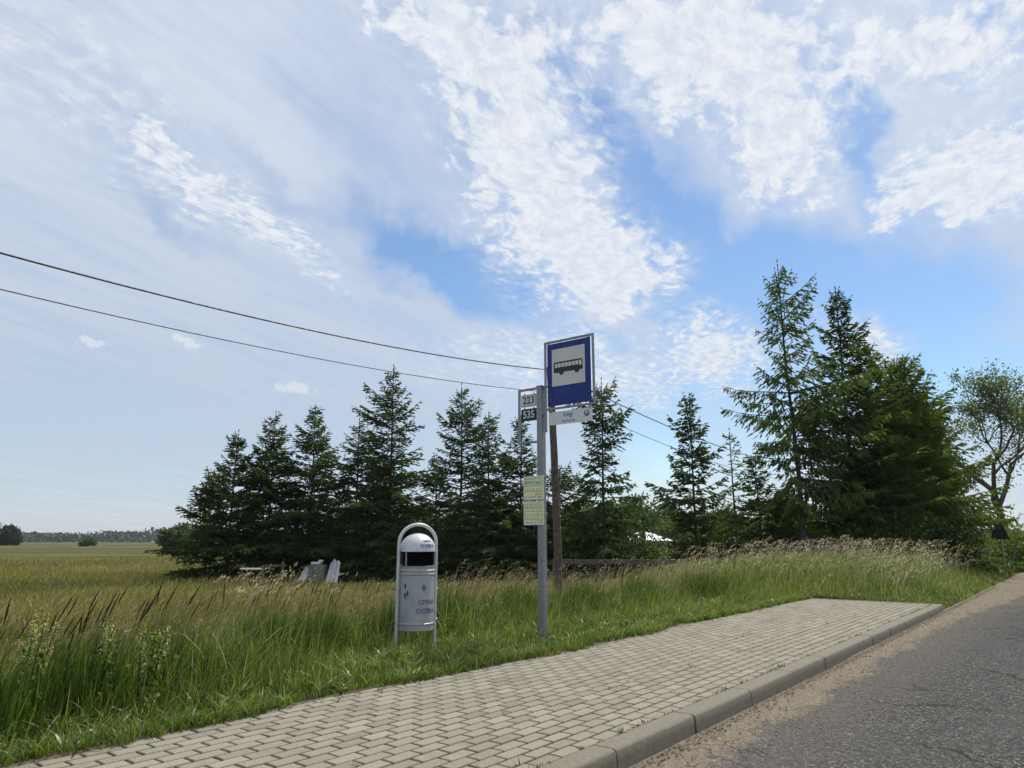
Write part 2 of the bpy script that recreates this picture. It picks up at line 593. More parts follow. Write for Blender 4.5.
far = k.ramp(bands, [(.34, (.034, .044, .015)), (.43, (.070, .078, .022)), (.50, (.150, .130, .042)), (.56, (.060, .076, .020)), (.64, (.19, .155, .075))])
fine = k.noise(pos, 1.6, 8, 0.75)
far = k.mix(k.rng(fine, .35, .7, 0, .6), far, (.042, .055, .016))
near = k.ramp(k.noise(pos, 7.0, 6, 0.7), [(.3, (.035, .030, .016)), (.5, (.050, .058, .020)), (.7, (.090, .080, .035))])
dist = k.vmath('LENGTH', pos)
k.l.new(k.mix(k.rng(dist, 14, 45), near, far), b.inputs['Base Color'])
b.inputs['Roughness'].default_value = 0.95
b.inputs['Specular IOR Level'].default_value = 0.1
bp = k.new('ShaderNodeBump')
bp.inputs['Strength'].default_value = 0.9
bp.inputs['Distance'].default_value = 0.25
k.l.new(k.noise(pos, 2.6, 8, 0.8), bp.inputs['Height'])
k.l.new(bp.outputs[0], b.inputs['Normal'])
link('ground', np_mesh('ground', V, F, smooth=True), gm, kind='structure')

# ---- road with a sandy edge
rm, k, b = material('asphalt_road')
tco = k.new('ShaderNodeTexCoord').outputs['Object']        # local x across, y along
sp = k.new('ShaderNodeSeparateXYZ')
k.l.new(tco, sp.inputs[0])
stone = k.voro(tco, 110.0, 'F1', 1)
stone2 = k.voro(tco, 60.0, 'F1', 1)
sepc = k.new('ShaderNodeSeparateColor')
k.l.new(stone, sepc.inputs[0])
sepc2 = k.new('ShaderNodeSeparateColor')
k.l.new(stone2, sepc2.inputs[0])
asp = k.ramp(sepc.outputs[0], [(0, (.022, .021, .020)), (.5, (.046, .044, .042)), (.84, (.084, .081, .076)), (.96, (.20, .19, .175))])
asp = k.mix(k.rng(sepc2.outputs[0], .955, .965, 0, .6), asp, (.24, .225, .20))
asp = k.mix(k.rng(k.noise(tco, 1.1, 6, .65), .38, .68, 0, .5), asp, (.072, .069, .064), 'MIX')
track = k.math('ABSOLUTE', k.math('SUBTRACT', sp.outputs[0], 0.35))
asp = k.mix(k.rng(track, .1, .8, .30, 0), asp, (.055, .055, .060))
cr_v = k.vmath('ADD', tco, k.vmath('MULTIPLY', k.vmath('SUBTRACT', k.noise(tco, 3.0, 5, .6, 0, 1), (.5, .5, .5)), (.55, .55, 0)))
crack = k.math('MULTIPLY', k.rng(k.voro(cr_v, .62, 'DISTANCE_TO_EDGE'), .0, .009, .75, 0), k.rng(k.noise(tco, .8, 3, .5), .44, .56))
crack2 = k.math('MULTIPLY', k.rng(k.voro(cr_v, 2.3, 'DISTANCE_TO_EDGE'), .0, .02, .8, 0), k.rng(k.noise(tco, .55, 2, .5), .56, .64))
cracks = k.math('MAXIMUM', crack, k.math('MULTIPLY', crack2, .8))
asp = k.mix(cracks, asp, (.020, .019, .018))
edge_n = k.math('ADD', k.math('MULTIPLY', k.math('SUBTRACT', k.noise(tco, 1.3, 6, .68), .5), .62), k.math('MULTIPLY', k.math('SUBTRACT', k.noise(tco, 11.0, 5, .7), .5), .26))
sg0 = k.voro(tco, 34.0, 'F1', 0)
widen = k.rng(sp.outputs[1], 12, 22, 0, .55)
sx = k.math('SUBTRACT', k.math('ADD', sp.outputs[0], edge_n), widen)
sandm = k.rng(k.math('ADD', sx, k.math('MULTIPLY', k.math('SUBTRACT', sg0, .5), .16)), -1.88, -1.76, 1, 0)
dustm = k.rng(sx, -1.72, -1.0, .40, 0)
grit = k.voro(tco, 120.0, 'F1', 1)
sg = k.new('ShaderNodeSeparateColor')
k.l.new(grit, sg.inputs[0])
sand = k.ramp(sg.outputs[0], [(0, (.105, .086, .060)), (.5, (.165, .138, .098)), (.85, (.215, .185, .138)), (1, (.33, .30, .245))])
sand = k.mix(k.rng(k.noise(tco, 5, 5, .6), .4, .7, 0, .5), sand, (.180, .140, .098))
col = k.mix(dustm, asp, (.135, .122, .104))
col = k.mix(sandm, col, sand)
k.l.new(col, b.inputs['Base Color'])
b.inputs['Roughness'].default_value = .95
b.inputs['Specular IOR Level'].default_value = .1
bp = k.new('ShaderNodeBump')
bp.inputs['Strength'].default_value = .9
bp.inputs['Distance'].default_value = .006
hgt = k.math('SUBTRACT', k.math('ADD', k.voro(tco, 95.0, 'SMOOTH_F1', 0), k.math('MULTIPLY', k.noise(tco, 30, 5, .7), 1.2)), k.math('MULTIPLY', cracks, 3.0))
k.l.new(hgt, bp.inputs['Height'])
k.l.new(bp.outputs[0], b.inputs['Normal'])
rs = np.concatenate([[-2.16], np.linspace(-2.1, -1.3, 9), np.linspace(-1, 4.5, 12)])
rt = grid_axis([(-8, 0, 9), (0, 30, 121), (30, 90, 31), (90, 900, 28)])
S, T = np.meshgrid(rs, rt, indexing='ij')
Z = -0.125 + 0.03 * smooth(S, -1.4, 1.0) + 0.008 * pnoise(S, T, 5, 1.6) + 0.012 * (1 - smooth(S, -2.1, -1.75)) - 0.012 * np.maximum(0, 1 - np.abs(S + 1.6) / .3)
ni, nj = S.shape
I, J = np.meshgrid(np.arange(ni - 1), np.arange(nj - 1), indexing='ij')
q = (I * nj + J).ravel()
road = link('road', np_mesh('road', np.stack([S, T, Z], -1).reshape(-1, 3), np.stack([q, q + nj, q + nj + 1, q + 1], -1), smooth=True), rm, kind='structure')
road.rotation_euler = (0, 0, -TH)

# loose gravel along the kerb foot and on the sandy edge
rg = np.random.RandomState(8)
n = 5200
gs = np.where(rg.rand(n) < .55, KERB_S + .02 + np.abs(rg.randn(n)) * .05, -2.1 + rg.rand(n) * .75)
gt = 2.0 + 22 * rg.rand(n) ** 1.6
base = np.array([(0, 0, 1), (1, 0, 0), (0, 1, 0), (-1, 0, 0), (0, -1, 0), (0, 0, -1)], float)
octf = np.array([(0, 1, 2), (0, 2, 3), (0, 3, 4), (0, 4, 1), (5, 2, 1), (5, 3, 2), (5, 4, 3), (5, 1, 4)])
size = .004 + .009 * rg.rand(n) ** 3
Vv = base[None] * (size[:, None, None] * (0.7 + .6 * rg.rand(n, 6, 1))) * np.array([1, 1, .7])
Vv[:, :, 0] += gs[:, None]
Vv[:, :, 1] += gt[:, None]
Vv[:, :, 2] += -.108 + size[:, None] * .3
Ff = (octf[None] + (np.arange(n) * 6)[:, None, None]).reshape(-1, 3)
g = link('gravel', np_mesh('gravel', Vv.reshape(-1, 3), Ff), M['pebble'], kind='stuff', label='loose grit and pebbles along the foot of the kerb', category='gravel')
g.rotation_euler = (0, 0, -TH)

# ---- pavement: concrete block pavers in running bond, real joints
pm, k, b = material('concrete_pavers')
oc = k.new('ShaderNodeTexCoord').outputs['Object']
at = k.new('ShaderNodeAttribute')
at.attribute_name = 'tint'
c = k.ramp(at.outputs['Fac'], [(0, (.165, .148, .110)), (.5, (.220, .199, .151)), (1, (.265, .242, .187))])
c = k.mix(k.rng(k.noise(oc, .9, 5, .6), .35, .7, 0, .45), c, (.235, .212, .155))
c = k.mix(k.rng(k.noise(oc, 2.3, 6, .7), .52, .70, 0, .6), c, (.165, .142, .10))
sp = k.voro(oc, 240.0, 'F1', 1)
ss = k.new('ShaderNodeSeparateColor')
k.l.new(sp, ss.inputs[0])
c = k.mix(k.rng(ss.outputs[0], .55, 1, 0, .4), c, (.17, .155, .12))
c = k.mix(k.rng(ss.outputs[1], .8, 1, 0, .5), c, (.42, .40, .35))
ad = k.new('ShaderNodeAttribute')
ad.attribute_name = 'dirt_shade'
c = k.mix(k.math('MULTIPLY', k.rng(k.math('ADD', ad.outputs['Fac'], k.math('MULTIPLY', k.math('SUBTRACT', k.noise(oc, 18, 4, .7), .5), .5)), .12, .62), .72), c, (.060, .049, .033))  # chamfers and joint sides darkened: joint dirt plus shade painted into the colour
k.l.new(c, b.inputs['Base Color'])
b.inputs['Roughness'].default_value = .9
b.inputs['Specular IOR Level'].default_value = .25
bp = k.new('ShaderNodeBump')
bp.inputs['Strength'].default_value = .5
bp.inputs['Distance'].default_value = .003
k.l.new(k.noise(oc, 120, 4, .7), bp.inputs['Height'])
k.l.new(bp.outputs[0], b.inputs['Normal'])
rp = np.random.RandomState(4)
PV, PF, PT, PD = [], [], [], []
row_w, row_l = .1035, .2045
nrow = int((-2.28 - PAV_L) / row_w) + 1
cnt = 0
for r_ in range(nrow):
    s1 = -2.285 - r_ * row_w
    s0 = s1 - row_w
    off = (.5 if r_ % 2 else 0) * row_l
    wob = .0008 * rp.randn()
    t = -3.0 + off
    while t < T_END - .1:
        t2 = min(t + row_l, T_END - .085)
        if t2 - t > .03:
            g_ = .0040 + .0010 * rp.rand()
            x0, x1, y0, y1 = s0 + g_ + wob, s1 - g_ + wob, t + g_ + .0015 * rp.randn(), t2 - g_
            z = .0 + .0005 * rp.randn()
            tl, tw = .0004 * rp.randn(), .0004 * rp.randn()
            ch = .0075
            zs = lambda a, bq: z + tl * a + tw * bq
            PV += [(x0 + ch, y0 + ch, zs(-1, -1)), (x1 - ch, y0 + ch, zs(1, -1)), (x1 - ch, y1 - ch, zs(1, 1)), (x0 + ch, y1 - ch, zs(-1, 1)),
                   (x0, y0, z - .006), (x1, y0, z - .006), (x1, y1, z - .006), (x0, y1, z - .006),
                   (x0, y0, z - .03), (x1, y0, z - .03), (x1, y1, z - .03), (x0, y1, z - .03)]
            o = cnt * 12
            PF.append((o, o + 1, o + 2, o + 3))
            for a_ in range(4):
                c_ = (a_ + 1) % 4
                PF.append((o + 4 + a_, o + 4 + c_, o + c_, o + a_))
                PF.append((o + 8 + a_, o + 8 + c_, o + 4 + c_, o + 4 + a_))
            PT += [min(1, max(0, .5 + .24 * rp.randn() - (.35 if rp.rand() < .03 else 0)))] * 12
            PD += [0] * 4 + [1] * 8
            cnt += 1
        t += row_l
pav = link('pavement', np_mesh('pavement', np.array(PV), np.array(PF), {'tint': PT, 'dirt_shade': PD}), pm, kind='structure')
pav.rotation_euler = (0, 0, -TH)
jm = simple('joint_sand', (.036, .028, .016), .95, 0, .35, 30, .5, (.035, .045, .015))
jb = MB()
jb.add([(PAV_L - .03, -3, -.0135), (-2.285, -3, -.0135), (-2.285, T_END - .083, -.0135), (PAV_L - .03, T_END - .083, -.0135),
        (PAV_L - .03, -3, -.12), (-2.285, -3, -.12), (-2.285, T_END - .083, -.12), (PAV_L - .03, T_END - .083, -.12)],
       [(0, 1, 2, 3), (0, 3, 7, 4), (4, 5, 1, 0), (3, 2, 6, 7)])
jo = jb.build('pavement_bed', jm, None, kind='structure')
jo.rotation_euler = (0, 0, -TH)

# ---- kerb stones, 1 m long with open joints, rounded road edge
km = simple('kerb_concrete', (.165, .148, .112), .9, 0, .13, 34, .25, (.150, .128, .092))
kb = MB()
prof = [(-2.283, -.20), (-2.283, -.004), (-2.278, .001)] + [(-2.162 + .026 * math.sin(a), -.025 + .026 * math.cos(a)) for a in (0, rad(25), rad(48), rad(70))] + [(KERB_S - .004, -.06), (KERB_S, -.20)]
rk = random.Random(3)
t = -3.37
while t < T_END:
    t2 = min(t + .995, T_END)
    dz = rk.uniform(-.003, .003)
    dsx = rk.uniform(-.004, .004)
    e = .0045
    stations = [(t + e, .996), (t + e + .005, 1), (t + e + .02, 1), (t2 - e - .02, 1), (t2 - e - .005, 1), (t2 - e, .996)]
    n = len(prof)
    vs, fs = [], []
    for tt, kq in stations:
        for (x, z) in prof:
            xx = -2.2 + (x + 2.2) * kq + dsx * (x > -2.27)
            vs.append((xx, tt, z * (1 if z < -.1 else kq) + dz - (0.003 if kq < 1 and z > -.1 else 0)))
    for i in range(5):
        for j in range(n - 1):
            fs.append((i * n + j, i * n + j + 1, (i + 1) * n + j + 1, (i + 1) * n + j))
    fs += [tuple(range(n)), tuple(range(6 * n - 1, 5 * n - 1, -1))]
    kb.add(vs, fs)
    t += 1.0
ko = kb.build('kerb', km, None, smooth=True, kind='structure')
ko.rotation_euler = (0, 0, -TH)
eb = MB()
tt = PAV_L
while tt < -2.30:
    e2 = min(tt + .99, -2.29)
    eb.box(((tt + e2) / 2, T_END - .04, -.10), (e2 - tt, .075, .21), .008)
    tt += 1.0
eo = eb.build('edging_strip', km, None, kind='structure')
eo.rotation_euler = (0, 0, -TH)

# ------------------------------------------------------------------ grass (stuff)
def blades(px, py, pz, h, w, lean_dir, lean, tint, segs=3, taper=.12, tip_tint=0.0, curl=0.55, rs=None):
    """ribbons: all arrays of length n"""
    n = len(px)
    rs = rs or np.random
    ang = rs.rand(n) * 2 * math.pi
    rows = segs + 1
    u = np.linspace(0, 1, rows)[None, :]
    bx = lean[:, None] * h[:, None] * (u ** 1.7)
    bz = h[:, None] * (u - curl * lean[:, None] * .5 * u ** 3)
    cx = px[:, None] + np.cos(lean_dir)[:, None] * bx
    cy = py[:, None] + np.sin(lean_dir)[:, None] * bx
    cz = pz[:, None] + bz
    ww = w[:, None] * (1 - (1 - taper) * u ** 1.6) * .5
    wx, wy = np.cos(ang)[:, None] * ww, np.sin(ang)[:, None] * ww
    V = np.empty((n, rows, 2, 3))
    V[:, :, 0] = np.stack([cx - wx, cy - wy, cz], -1)
    V[:, :, 1] = np.stack([cx + wx, cy + wy, cz], -1)
    base = (np.arange(n) * rows * 2)[:, None]
    r = np.arange(segs)[None, :] * 2
    a = base + r
    F = np.stack([a, a + 1, a + 3, a + 2], -1).reshape(-1, 4)
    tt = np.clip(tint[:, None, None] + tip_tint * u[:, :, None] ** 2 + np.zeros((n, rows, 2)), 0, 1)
    return V.reshape(-1, 3), F, tt.ravel()


class Bag:
    def __init__(self):
        self.V, self.F, self.T, self.n = [], [], [], 0

    def add(self, V, F, T):
        self.V.append(V)
        self.F.append(F + self.n)
        self.T.append(T)
        self.n += len(V)

    def mesh(self, name):
        return np_mesh(name, np.concatenate(self.V), np.concatenate(self.F), {'tint': np.concatenate(self.T)})


def in_view(x, y, margin=4.0):
    a = np.degrees(np.arctan2(x, y))
    return (np.abs(a) < 39 + margin) & (y > -0.5)


def heads(bag, x, y, z, ldir, droop, length, width, tint, rs, nspk=9):
    """feathery grass heads: a bunch of small diamonds along a drooping axis"""
    n = len(x)
    for i in range(nspk):
        u = (i + .5 * rs.rand(n)) / nspk
        ax = np.cos(ldir) * length * u * (.25 + droop * u)
        ay = np.sin(ldir) * length * u * (.25 + droop * u)
        azz = length * (u - droop * .9 * u * u)
        c = np.stack([x + ax, y + ay, z + azz], -1)
        prof = np.sin(np.pi * (u * .8 + .12))
        ang = rs.rand(n) * 6.283
        el_ = rs.uniform(-.2, 1.0, n)
        l = length * .26 * (.6 + .6 * rs.rand(n))
        dvec = np.stack([np.cos(ang) * np.cos(el_) * .55, np.sin(ang) * np.cos(el_) * .55, np.sin(el_)], -1) * l[:, None]
        dvec[:, 0] += np.cos(ldir) * l * droop * .6
        dvec[:, 1] += np.sin(ldir) * l * droop * .6
        ang2 = rs.rand(n) * 6.283
        sd = np.stack([np.cos(ang2), np.sin(ang2), 0 * ang2], -1) * (width * prof * (.5 + .7 * rs.rand(n)))[:, None]
        V = np.stack([c, c + dvec * .5 + sd, c + dvec, c + dvec * .5 - sd], 1)
        F = (np.arange(n) * 4)[:, None] + np.arange(4)[None]
        T = np.repeat(np.clip(tint + .15 * rs.randn(n), 0, 1), 4)
        bag.add(V.reshape(-1, 3), F, T)


def edge_wobble(t):
    return .09 * np.sin(t * 1.9 + .6) + .07 * np.sin(t * 4.3) + .04 * np.sin(t * 9.1 + 2) + .03 * np.sin(t * 17.0)


G = np.random.RandomState(21)
verge = Bag()
# tufts on the verge beside the pavement
NT_ = 9500
t_ = G.uniform(.2, 17.5, NT_)
d_ = G.rand(NT_) ** 1.15 * 2.7
s_ = PAV_L + .06 - d_ - edge_wobble(t_) * np.exp(-d_ / .5)
x_, y_ = st_arr(s_, t_)
ok = in_view(x_, y_)
t_, s_, d_, x_, y_ = t_[ok], s_[ok], d_[ok], x_[ok], y_[ok]
d0_ = .10 + 1.25 * smooth(t_, 2.8, 5.2) - .35 * smooth(t_, 8.5, 13)
tall = np.maximum(smooth(d_, d0_, d0_ + .8) * (1 - .45 * smooth(d_, d0_ + 1.0, d0_ + 1.9)), .22 * smooth(d_, .05, .6))
pat = pnoise(x_, y_, 11, 1.7)
nb = 11
rep = lambda a: np.repeat(a, nb)
N = len(x_) * nb
spread = rep(.022 + .026 * tall)
tuft_h = rep(np.clip(1 + .38 * G.randn(len(x_)), .35, 1.9))
tuft_t = rep(.17 * G.randn(len(x_)) - .13 * smooth(-t_, -4.2, -2.0) * tall)
tuft_d = rep(G.rand(len(x_)) * 6.283)
px = rep(x_) + G.randn(N) * spread
py = rep(y_) + G.randn(N) * spread
ss_ = px * NX + py * NY
tt_ = px * DX + py * DY
hh = (.065 + .27 * rep(tall) + .11 * rep(pat) * rep(tall)) * (.40 + .75 * G.rand(N)) * tuft_h
hh = np.maximum(hh, .05)
wid = (.0032 + .0060 * G.rand(N) ** 2.2) * (1 + .035 * np.hypot(px, py))
ldir = np.where(G.rand(N) < .25, .15 + .6 * G.randn(N), np.arctan2(py - rep(y_), px - rep(x_)) + .5 * G.randn(N))
lean = .08 + .85 * G.rand(N) ** 2.0
tint = np.clip(.37 + tuft_t + .16 * rep(pat) + .19 * G.randn(N) + .16 * (1 - rep(tall)), 0, .80)
dead = G.rand(N) < .10
tint = np.where(dead, .82 + .18 * G.rand(N), tint)
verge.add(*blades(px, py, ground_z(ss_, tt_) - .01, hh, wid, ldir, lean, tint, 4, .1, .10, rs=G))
# bank at the end of the pavement and along the road beyond it
NB = 15000
t_ = G.uniform(T_END + .03, 46, NB)
t_ = T_END + .03 + (t_ - T_END) * G.rand(NB) ** .5
d_ = G.rand(NB) ** 1.1 * 7.5
s_ = -2.2 - d_ - .10 * np.sin(t_ * 1.3) - .08 * np.sin(t_ * 3.1)
x_, y_ = st_arr(s_, t_)
tall = smooth(np.minimum(d_, (t_ - T_END) * .8), .0, 2.0)
pat = pnoise(x_, y_, 12, 1.1)
nb = 8
N = len(x_) * nb
px = rep(x_) + G.randn(N) * .10
py = rep(y_) + G.randn(N) * .10
hh = (.10 + .50 * rep(tall) + .12 * rep(pat) * rep(tall)) * (.45 + .8 * G.rand(N))
wid = (.006 + .006 * G.rand(N)) * (1 + .03 * np.hypot(px, py))
ldir = np.where(G.rand(N) < .55, .1 + .5 * G.randn(N), G.rand(N) * 6.283)
lean = .15 + .7 * G.rand(N) ** 1.5
tint = np.clip(.48 + .15 * rep(pat) + .20 * G.randn(N) + .10 * (1 - rep(tall)), 0, .8)
tint = np.where(G.rand(N) < .17, .80 + .20 * G.rand(N), tint)
sN, tN = px * NX + py * NY, px * DX + py * DY
keep = (sN < -2.14) & (tN > T_END + .01)
V, F, TT = blades(px[keep], py[keep], (ground_z(sN, tN) - .01)[keep], np.maximum(hh, .06)[keep], wid[keep], ldir[keep], lean[keep], tint[keep], 4, .1, .10, rs=G)
verge.add(V, F, TT)

# clumps of tall dark reedy grass standing up out of the verge
CLUMPS = [(-5.15, 1.35, .28, .45, 650), (-5.40, 2.15, .26, .35, 500), (-5.55, .75, .35, .40, 450), (-5.75, 2.9, .30, .30, 330), (-6.15, 4.05, .28, .40, 900), (-6.35, 4.8, .25, .30, 420),
          (-6.75, 6.3, .30, .50, 700), (-6.95, 7.4, .35, .60, 900), (-6.9, 8.8, .35, .60, 800), (-6.7, 10.3, .35, .60, 650), (-6.6, 12.0, .4, .7, 650), (-6.3, 14.0, .4, .7, 600)]
for cs, ct, ds, dt, n in CLUMPS:
    s_ = cs + ds * G.randn(n) * .6
    t_ = ct + dt * G.randn(n) * .6
    px, py = st_arr(s_, t_)
    n_ = len(px)
    edge_ = np.exp(-(((s_ - cs) / ds) ** 2 + ((t_ - ct) / dt) ** 2) * .5)
    verge.add(*blades(px, py, ground_z(s_, t_) - .01, (.30 + .34 * edge_) * (.6 + .5 * G.rand(n_)), (.005 + .006 * G.rand(n_)) * (1 + .03 * np.hypot(px, py)), .1 + .8 * G.randn(n_), .05 + .40 * G.rand(n_) ** 1.8, np.clip(.20 + .20 * G.randn(n_), 0, .75), 5, .1, .14, rs=G))
# tufts creeping over the edge pavers
n = 1500
t_ = G.uniform(.8, 15.0, n)
bul = .10 + .17 * pnoise(t_, t_ * 0 + 3, 31, 1.3) + .08 * pnoise(t_, t_ * 0, 32, 5.0)
ok = bul > .02
t_, bul = t_[ok], bul[ok]
n = len(t_)
s_ = PAV_L - .02 + bul * G.rand(n) ** 1.3
x_, y_ = st_arr(s_, t_)
nb = 13
N = n * nb
px, py = rep(x_) + G.randn(N) * .020, rep(y_) + G.randn(N) * .024
verge.add(*blades(px, py, np.full(N, -.01), (.06 + .13 * rep(G.rand(n) ** 2)) * (.4 + .9 * G.rand(N)), .004 + .005 * G.rand(N), G.rand(N) * 6.28, .2 + .8 * G.rand(N), np.clip(.50 + rep(.14 * G.randn(n)) + .16 * G.randn(N), 0, .95), 3, .12, .1, rs=G))
# low broad-leaved weeds among the short grass
n = 380
t_ = G.uniform(1.0, 15.0, n)
s_ = PAV_L + .05 - 1.3 * G.rand(n) ** 1.6
x_, y_ = st_arr(s_, t_)
nb = 6
N = n * nb
verge.add(*blades(rep(x_) + .012 * G.randn(N), rep(y_) + .012 * G.randn(N), np.full(N, -.02), .07 + .09 * G.rand(N), (.016 + .014 * G.rand(N)), G.rand(N) * 6.28, .8 + .5 * G.rand(N), np.clip(.50 + .16 * G.randn(N), 0, .8), 3, .35, .05, rs=G))
sl_t = np.linspace(.5, 15.0, 420)
sl_w = np.maximum(.008, .085 + .17 * .9 * pnoise(sl_t, sl_t * 0 + 3, 31, 1.3) + .035 * pnoise(sl_t, sl_t * 0, 42, 9.0))
rows_ = []
for f_, zz_ in ((-.06, -.03), (-.015, .004), (.5, .009), (.8, .007), (1.0, -.004)):
    rows_.append(np.stack([PAV_L + np.where(f_ < 0, f_, f_ * sl_w) + .006 * pnoise(sl_t, sl_t * 0 + f_ * 9, 43, 22.0), sl_t, zz_ + .003 * pnoise(sl_t, sl_t * 0 + f_, 44, 15.0)], -1))
Vs = np.stack(rows_, 0)
I, J = np.meshgrid(np.arange(4), np.arange(len(sl_t) - 1), indexing='ij')
q = (I * len(sl_t) + J).ravel()
so = link('soil_edge', np_mesh('soil_edge', Vs.reshape(-1, 3), np.stack([q, q + len(sl_t), q + len(sl_t) + 1, q + 1], -1), smooth=True), simple('dry_soil', (.105, .080, .052), .95, 0, .35, 40, .8, (.05, .06, .025)), kind='structure')
so.rotation_euler = (0, 0, -TH)

link('verge_grass', verge.mesh('verge_grass'), M['verge'], kind='stuff', label='lush green verge grass along the edge of the block pavement', category='grass')

# meadow
meadow = Bag()
for (r0, r1, dens, hm, wm, nb) in ((5.5, 13, 52, .23, .008, 8), (13, 24, 28, .28, .013, 8), (24, 45, 9, .28, .022, 7), (45, 80, 2.6, .22, .040, 7)):
    area = rad(82) / 2 * (r1 * r1 - r0 * r0)
    n = int(area * dens)
    rr = np.sqrt(G.uniform(r0 * r0, r1 * r1, n))
    aa = G.uniform(rad(-43), rad(39), n)
    x_, y_ = rr * np.sin(aa), rr * np.cos(aa)
    s_, t_ = x_ * NX + y_ * NY, x_ * DX + y_ * DY
    ok = (s_ < -6.2 - .5 * G.rand(n)) & ~((t_ > 15) & (s_ > -9))
    if r0 >= 24:
        ok &= np.degrees(aa) < -14
    if r0 >= 45:
        ok &= G.rand(n) < np.clip(1.05 - (rr - 45) / 35, 0, 1)
    x_, y_ = x_[ok], y_[ok]
    pat = pnoise(x_, y_, 14, .55) * .6 + pnoise(x_, y_ * 2.2, 15, .16) * .6
    N = len(x_) * nb
    px = rep(x_) + G.randn(N) * (.07 + r0 * .006)
    py = rep(y_) + G.randn(N) * (.07 + r0 * .006)
    sN, tN = px * NX + py * NY, px * DX + py * DY
    hh = hm * (.40 + .75 * G.rand(N)) * (1 + .22 * rep(pat))
    wid = wm * (.6 + .7 * G.rand(N))
    ldir = np.where(G.rand(N) < .6, .1 + .6 * G.randn(N), G.rand(N) * 6.283)
    lean = .1 + .6 * G.rand(N)
    tint = np.clip(.50 + .22 * rep(pat) + .22 * G.randn(N), 0, 1)
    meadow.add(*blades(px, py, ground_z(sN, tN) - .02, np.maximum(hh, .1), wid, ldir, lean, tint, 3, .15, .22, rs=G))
link('meadow_grass', meadow.mesh('meadow_grass'), M['meadow'], kind='stuff', label='olive and straw coloured meadow grass spreading to the trees', category='grass')

# seeding stalks: straw-coloured nodding heads
seeds = Bag()


def stalks(n, sampler, h0, h1, dark, drp, hl, hw, wscale=1.0, tint0=.55, bag=seeds, nspk=9):
    s_, t_ = sampler(n)
    x_, y_ = st_arr(s_, t_)
    ok = in_view(x_, y_, 2)
    s_, t_, x_, y_ = s_[ok], t_[ok], x_[ok], y_[ok]
    n = len(x_)
    h = h0 + (h1 - h0) * G.rand(n)
    ldir = .12 + .45 * G.randn(n)
    lean = .12 + .28 * G.rand(n)
    z0 = ground_z(s_, t_) - .01
    dist_ = np.hypot(x_, y_)
    w = np.maximum(.003, dist_ * .00035) * wscale
    tint = np.clip(tint0 - .12 + .2 * G.randn(n), 0, 1)
    bag.add(*blades(x_, y_, z0, h, w, ldir, lean, tint * .7, 4, .6, .2, rs=G))
    bx = lean * h
    bz = h * (1 - .55 * lean * .5)
    heads(bag, x_ + np.cos(ldir) * bx, y_ + np.sin(ldir) * bx, z0 + bz - .02, ldir, np.clip(drp + .2 * G.randn(n), .05, 1.1), hl * (.7 + .6 * G.rand(n)), np.maximum(hw, dist_ * .0007), np.clip(tint + .15, 0, 1), G, nspk)


stalks(700, lambda n: (PAV_L - 1.6 - G.rand(n) * 2.4, G.uniform(4.5, 17, n)), .45, .80, False, .45, .13, .006, tint0=.45)
stalks(4600, lambda n: (-6.0 - G.rand(n) * 10.0, G.uniform(1, 30, n)), .22, .42, False, .55, .13, .008, tint0=.55)
stalks(1700, lambda n: (-2.9 - G.rand(n) * 5.4, T_END + .4 + G.rand(n) ** 1.3 * 18), .34, 1.0, False, .9, .30, .012, tint0=.92)
stalks(220, lambda n: (-9 - G.rand(n) * 7, G.uniform(13, 30, n)), .55, .95, False, .8, .2, .012, tint0=.75)
# a pale clump standing out on the left
stalks(70, lambda n: (-6.15 + .30 * G.randn(n), 3.75 + .28 * G.randn(n)), .72, .95, False, .95, .19, .008, tint0=.82)
link('seeding_grass', seeds.mesh('seeding_grass'), M['seed'], kind='stuff', label='straw coloured nodding grass heads above the meadow', category='grass')

# dark upright spikes leaning with the wind
spk = Bag()


def spikes(n, sampler, h0, h1):
    s_, t_ = sampler(n)
    x_, y_ = st_arr(s_, t_)
    ok = in_view(x_, y_, 2) & ~((np.abs(np.degrees(np.arctan2(x_, y_)) + 7.5) < 3.2) & (y_ < 8.4))
    s_, t_, x_, y_ = s_[ok], t_[ok], x_[ok], y_[ok]
    n = len(x_)
    h = h0 + (h1 - h0) * G.rand(n)
    ldir = .05 + .6 * G.randn(n)
    lean = .08 + .26 * G.rand(n)
    z0 = ground_z(s_, t_) - .01
    spk.add(*blades(x_, y_, z0, h, np.full(n, .0042), ldir, lean, .3 + .3 * G.rand(n), 3, .8, 0, rs=G))
    bx = lean * h
    bz = h * (1 - .55 * lean * .5)
    L = .12 + .07 * G.rand(n)
    ex, ez = .42, .90
    for q_ in range(3):
        ang = ldir + math.pi / 2 + q_ * math.pi / 3
        a = np.stack([x_ + np.cos(ldir) * (bx - .01), y_ + np.sin(ldir) * (bx - .01), z0 + bz - .03], -1)
        tip = a + np.stack([np.cos(ldir) * ex * L, np.sin(ldir) * ex * L, ez * L], -1)
        w = np.stack([np.cos(ang), np.sin(ang), 0 * ang], -1) * .0052
        m1, m2 = a * .75 + tip * .25, a * .3 + tip * .7
        V = np.stack([a - w * .4, a + w * .4, m1 + w, m1 - w, m2 + w * .8, m2 - w * .8, tip + w * .15, tip - w * .15], 1)
        o = (np.arange(n) * 8)[:, None]
        F = np.concatenate([o + np.array([0, 1, 2, 3]), o + np.array([3, 2, 4, 5]), o + np.array([5, 4, 6, 7])])
        spk.add(V.reshape(-1, 3), F, np.repeat(G.rand(n), 8))


